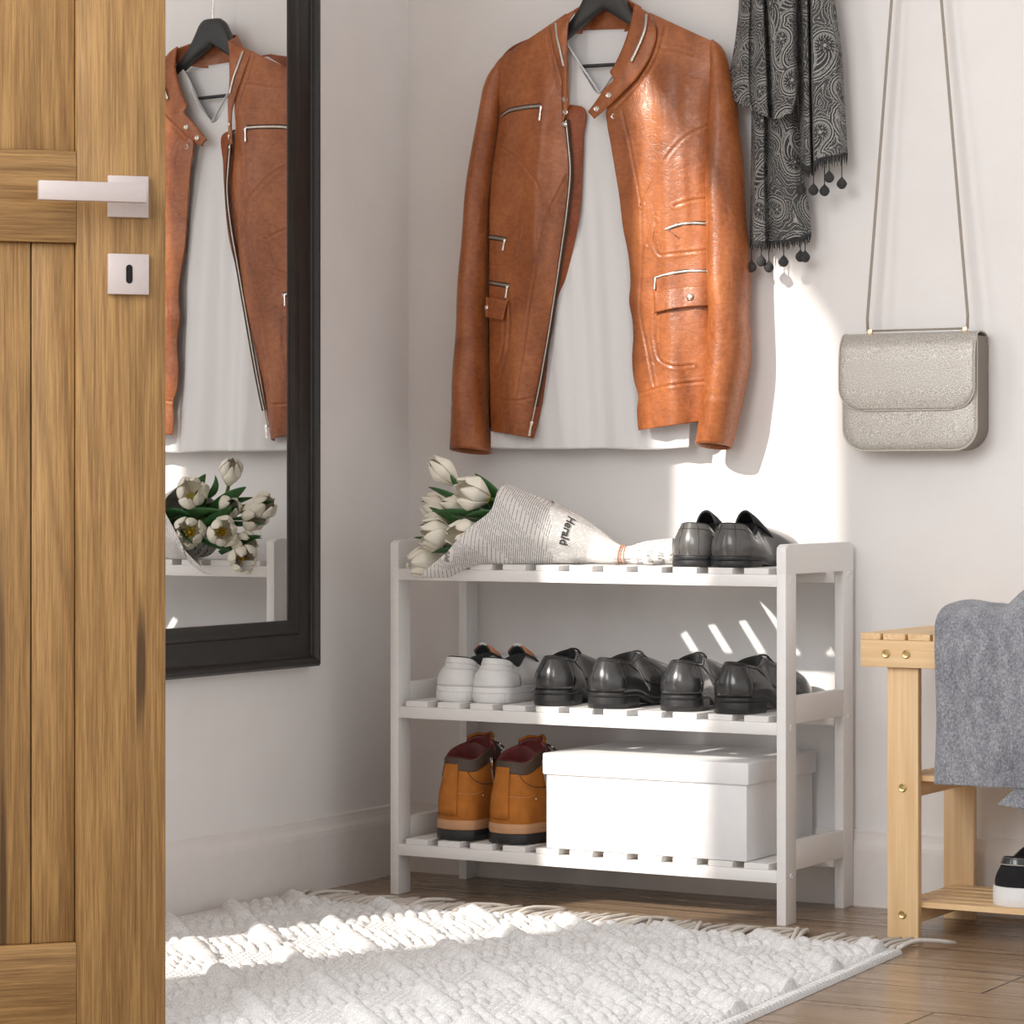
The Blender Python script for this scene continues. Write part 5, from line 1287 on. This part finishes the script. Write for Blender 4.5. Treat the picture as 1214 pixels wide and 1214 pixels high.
tl = [  # pixel, depth y, direction, R, height, open
    ((526, 559), .010, (-.62, -.12, .62), .0170, .052, .02, 'single tulip bud held highest above the newspaper', [((527 + 30, 590), .012, (541, 580), .008, (534, 563), -.004, .006)]),
    ((560, 585), -.010, (-.80, -.50, .34), .0225, .052, .24, 'large white tulip just left of the paper mouth, upper', [((600, 610), .03, (585, 585), .02, (563, 561), .015, .013), ((600, 618), -.01, (580, 604), -.012, (552, 612), -.022, .009), ((600, 610), .045, (570, 600), .05, (535, 590), .055, .011), ((598, 625), .035, (588, 605), .03, (574, 585), .03, .012)]),
    ((519, 602), .050, (-.90, .15, .30), .0200, .048, .10, 'white tulip at the far left, under the highest bud', [((575, 615), .03, (540, 592), .02, (508, 577), .012, .012)]),
    ((551, 634), -.024, (-.72, -.62, -.02), .0215, .050, .30, 'white tulip half tucked behind the slanting paper edge', [((585, 618), .0, (555, 607), -.012, (512, 606), -.02, .010)]),
    ((518, 633), -.012, (-.86, -.42, .00), .0210, .050, .28, 'white tulip in the middle of the left side of the bunch', [((560, 625), .01, (530, 616), 0, (509, 601), -.008, .011)]),
    ((503, 666), .002, (-.88, -.38, -.22), .0205, .050, .26, 'lowest white tulip, drooping over the rack front edge', [((540, 660), .01, (515, 640), .02, (491, 637), .015, .008)]),
    ((524, 615), .042, (-.93, -.05, .05), .0195, .048, .22, 'white tulip at the back left, mostly hidden by others', [((560, 612), .04, (525, 603), .04, (500, 594), .045, .009)]),
    ((540, 603), .024, (-.85, -.12, .22), .0175, .046, .05, 'closed white tulip in the centre behind the large one', [((560, 622), .02, (530, 626), .025, (498, 622), .03, .008)]),
    ((519, 648), .022, (-.92, .02, -.05), .0185, .046, .30, 'open white tulip low at the back near the left post', [((575, 640), .010, (548, 652), .0, (512, 655), -.006, .011), ((575, 632), .020, (540, 640), .026, (506, 640), .034, .010), ((590, 625), -.005, (566, 632), -.02, (538, 655), -.028, .009)]),
]
for i, (pp, y, dv_, R, Hh_, op, lab, leaves) in enumerate(tl):
    lv = []
    for lf in (leaves or []):
        lv.append((at(*lf[0], lf[1]), at(*lf[2], lf[3]), at(*lf[4], lf[5]), lf[6], .6))
    dv_ = (dv_[0] + .12, dv_[1] - .38, dv_[2])
    tulip(at(*pp, y), dv_, R * 1.3, Hh_ * 1.15, op, lab, 11 + i, lv)

# ================================================================== TOWEL on the bench
tow = thing('grey_towel', 'thick grey terry towel draped over the front of the pine bench', 'towel', (1.12, 0.02, ZTOP))
prT = spline([(-.053, .2300), (-.0560, .2900), (-.0570, .3500), (-.0575, .4000), (-.0550, .4350), (-.0440, .4660), (-.0200, .4850), (.0200, .4910), (.0700, .4850), (.1300, .4740), (.1900, .4580)], 150)
nxT, nyT = 110, 150; X0, X1 = 0.9560, 1.42; G = np.zeros((nyT, nxT, 3))
for i in range(nyT):
    t = i / (nyT - 1); y, z = prT[i]
    for j in range(nxT):
        s_ = j / (nxT - 1); x = lerp(X0, X1, s_)
        top = sstep(.42, .62, t); edge_ = max(0, 1 - s_ / .05)
        roll = .020 * math.exp(-((x - 1.075 - .05 * (t - .5)) / .022) ** 2) * sstep(.40, .58, t) - .007 * math.exp(-((x - 1.040 - .06 * (t - .5)) / .013) ** 2) * sstep(.35, .55, t) * (1 - .3 * top)
        roll += .016 * math.exp(-((x - 1.20) / .05) ** 2) * sstep(.40, .58, t)
        fy = .004 * math.sin(x * 38 + t * 2) * (1 - top) * sstep(0, .15, t) + .0025 * math.sin(x * 80 + 3 * t)
        zz = z + roll * top + .002 * math.sin(x * 60 + 9 * t) * top - .003 * edge_ ** 2 * top
        yy = y - fy - roll * .6 * (1 - top) + .006 * edge_ ** 2 * (1 - top) + 0.0
        xx = x + .004 * math.sin(t * 7) * edge_ + .012 * edge_ * sstep(.45, .8, t) + .030 * sstep(.5, 1.0, t) * max(0, 1 - s_ / .15)
        fz = .0009 * noise.noise(Vector((x * 160, z * 160, y * 160)))
        G[i, j] = (xx, yy - abs(fz) * (1 - top), zz + fz * top)
sheet('towel_layer', G, M['terry'], tow, 0.011)
cr = []
for px_, py_, yy in ((1185.5, 952, -.040), (1195, 944, -.040), (1204, 936, -.040), (1214, 925, -.040)): cr.append(Uy(px_, py_, yy))
bt_ = [Uy(px_, py_, -.040) for px_, py_ in ((1186, 953.5), (1195, 955), (1204, 957), (1214, 959))]
A = spline(cr, 20); B = spline(bt_, 20); A = np.vstack([A, A[-1] + np.array([[.12, 0, .0]])]); B = np.vstack([B, B[-1] + np.array([[.12, 0, -.012]])])
G = np.stack([lerp(A, B, t) for t in np.linspace(0, 1, 10)])
sheet('towel_corner', G, M['terry'], tow, 0.008)
SUN_E, AREA_E, DOOR_E, WORLD_E = 5.6, 80.0, 16.0, 0.93

# ================================================================== CAMERA, LIGHT, WORLD
cd = bpy.data.cameras.new('camera'); cam = bpy.data.objects.new('camera', cd); col.objects.link(cam)
cd.sensor_width = 36.0; cd.lens = FPX / 1214 * 36.0; cd.shift_y = (CY - 607.0) / 1214.0
cd.clip_start = 0.05; cd.clip_end = 60
cam.location = CAM
fwd = Vector(FW); cam.rotation_euler = fwd.to_track_quat('-Z', 'Y').to_euler()
scene.camera = cam

sd = bpy.data.lights.new('sun', 'SUN'); sun = bpy.data.objects.new('sun', sd); col.objects.link(sun)
sun.rotation_euler = Vector((0.385, 1.0, -0.552)).to_track_quat('-Z', 'Y').to_euler()
sd.energy = SUN_E; sd.angle = math.radians(1.3); sd.color = (1.0, 0.93, 0.84)
ad = bpy.data.lights.new('front_fill_light', 'AREA'); al = bpy.data.objects.new('front_fill_light', ad); col.objects.link(al)  # added soft fill lamp out of view, lifts brightness and leather gloss
ad.shape = 'RECTANGLE'; ad.size = 2.2; ad.size_y = 1.6; ad.energy = AREA_E; ad.color = (1.0, 1.0, 1.0)
al.location = (0.35, -3.6, 1.9); al.rotation_euler = (Vector((0.7, 0.1, 0.5)) - Vector(al.location)).to_track_quat('-Z', 'Y').to_euler()
ad2 = bpy.data.lights.new('doorway_light', 'AREA'); al2 = bpy.data.objects.new('doorway_light', ad2); col.objects.link(al2)
ad2.shape = 'RECTANGLE'; ad2.size = 0.8; ad2.size_y = 2.2; ad2.energy = DOOR_E; ad2.color = (1.0, 0.985, 0.97)
al2.location = (-0.42, -1.55, 1.25); al2.rotation_euler = Vector((1.0, 0.75, -0.1)).to_track_quat('-Z', 'Z').to_euler()
w = bpy.data.worlds.new('world'); scene.world = w; w.use_nodes = True
wb = w.node_tree.nodes['Background']; wb.inputs['Color'].default_value = (0.975, 0.985, 1.0, 1); wb.inputs['Strength'].default_value = WORLD_E
scene.view_settings.view_transform = 'Standard'
scene.view_settings.look = 'None'; scene.view_settings.exposure = 0.0
scene.cycles.use_denoising = True
scene.cycles.max_bounces = 10; scene.cycles.diffuse_bounces = 6; scene.cycles.glossy_bounces = 5
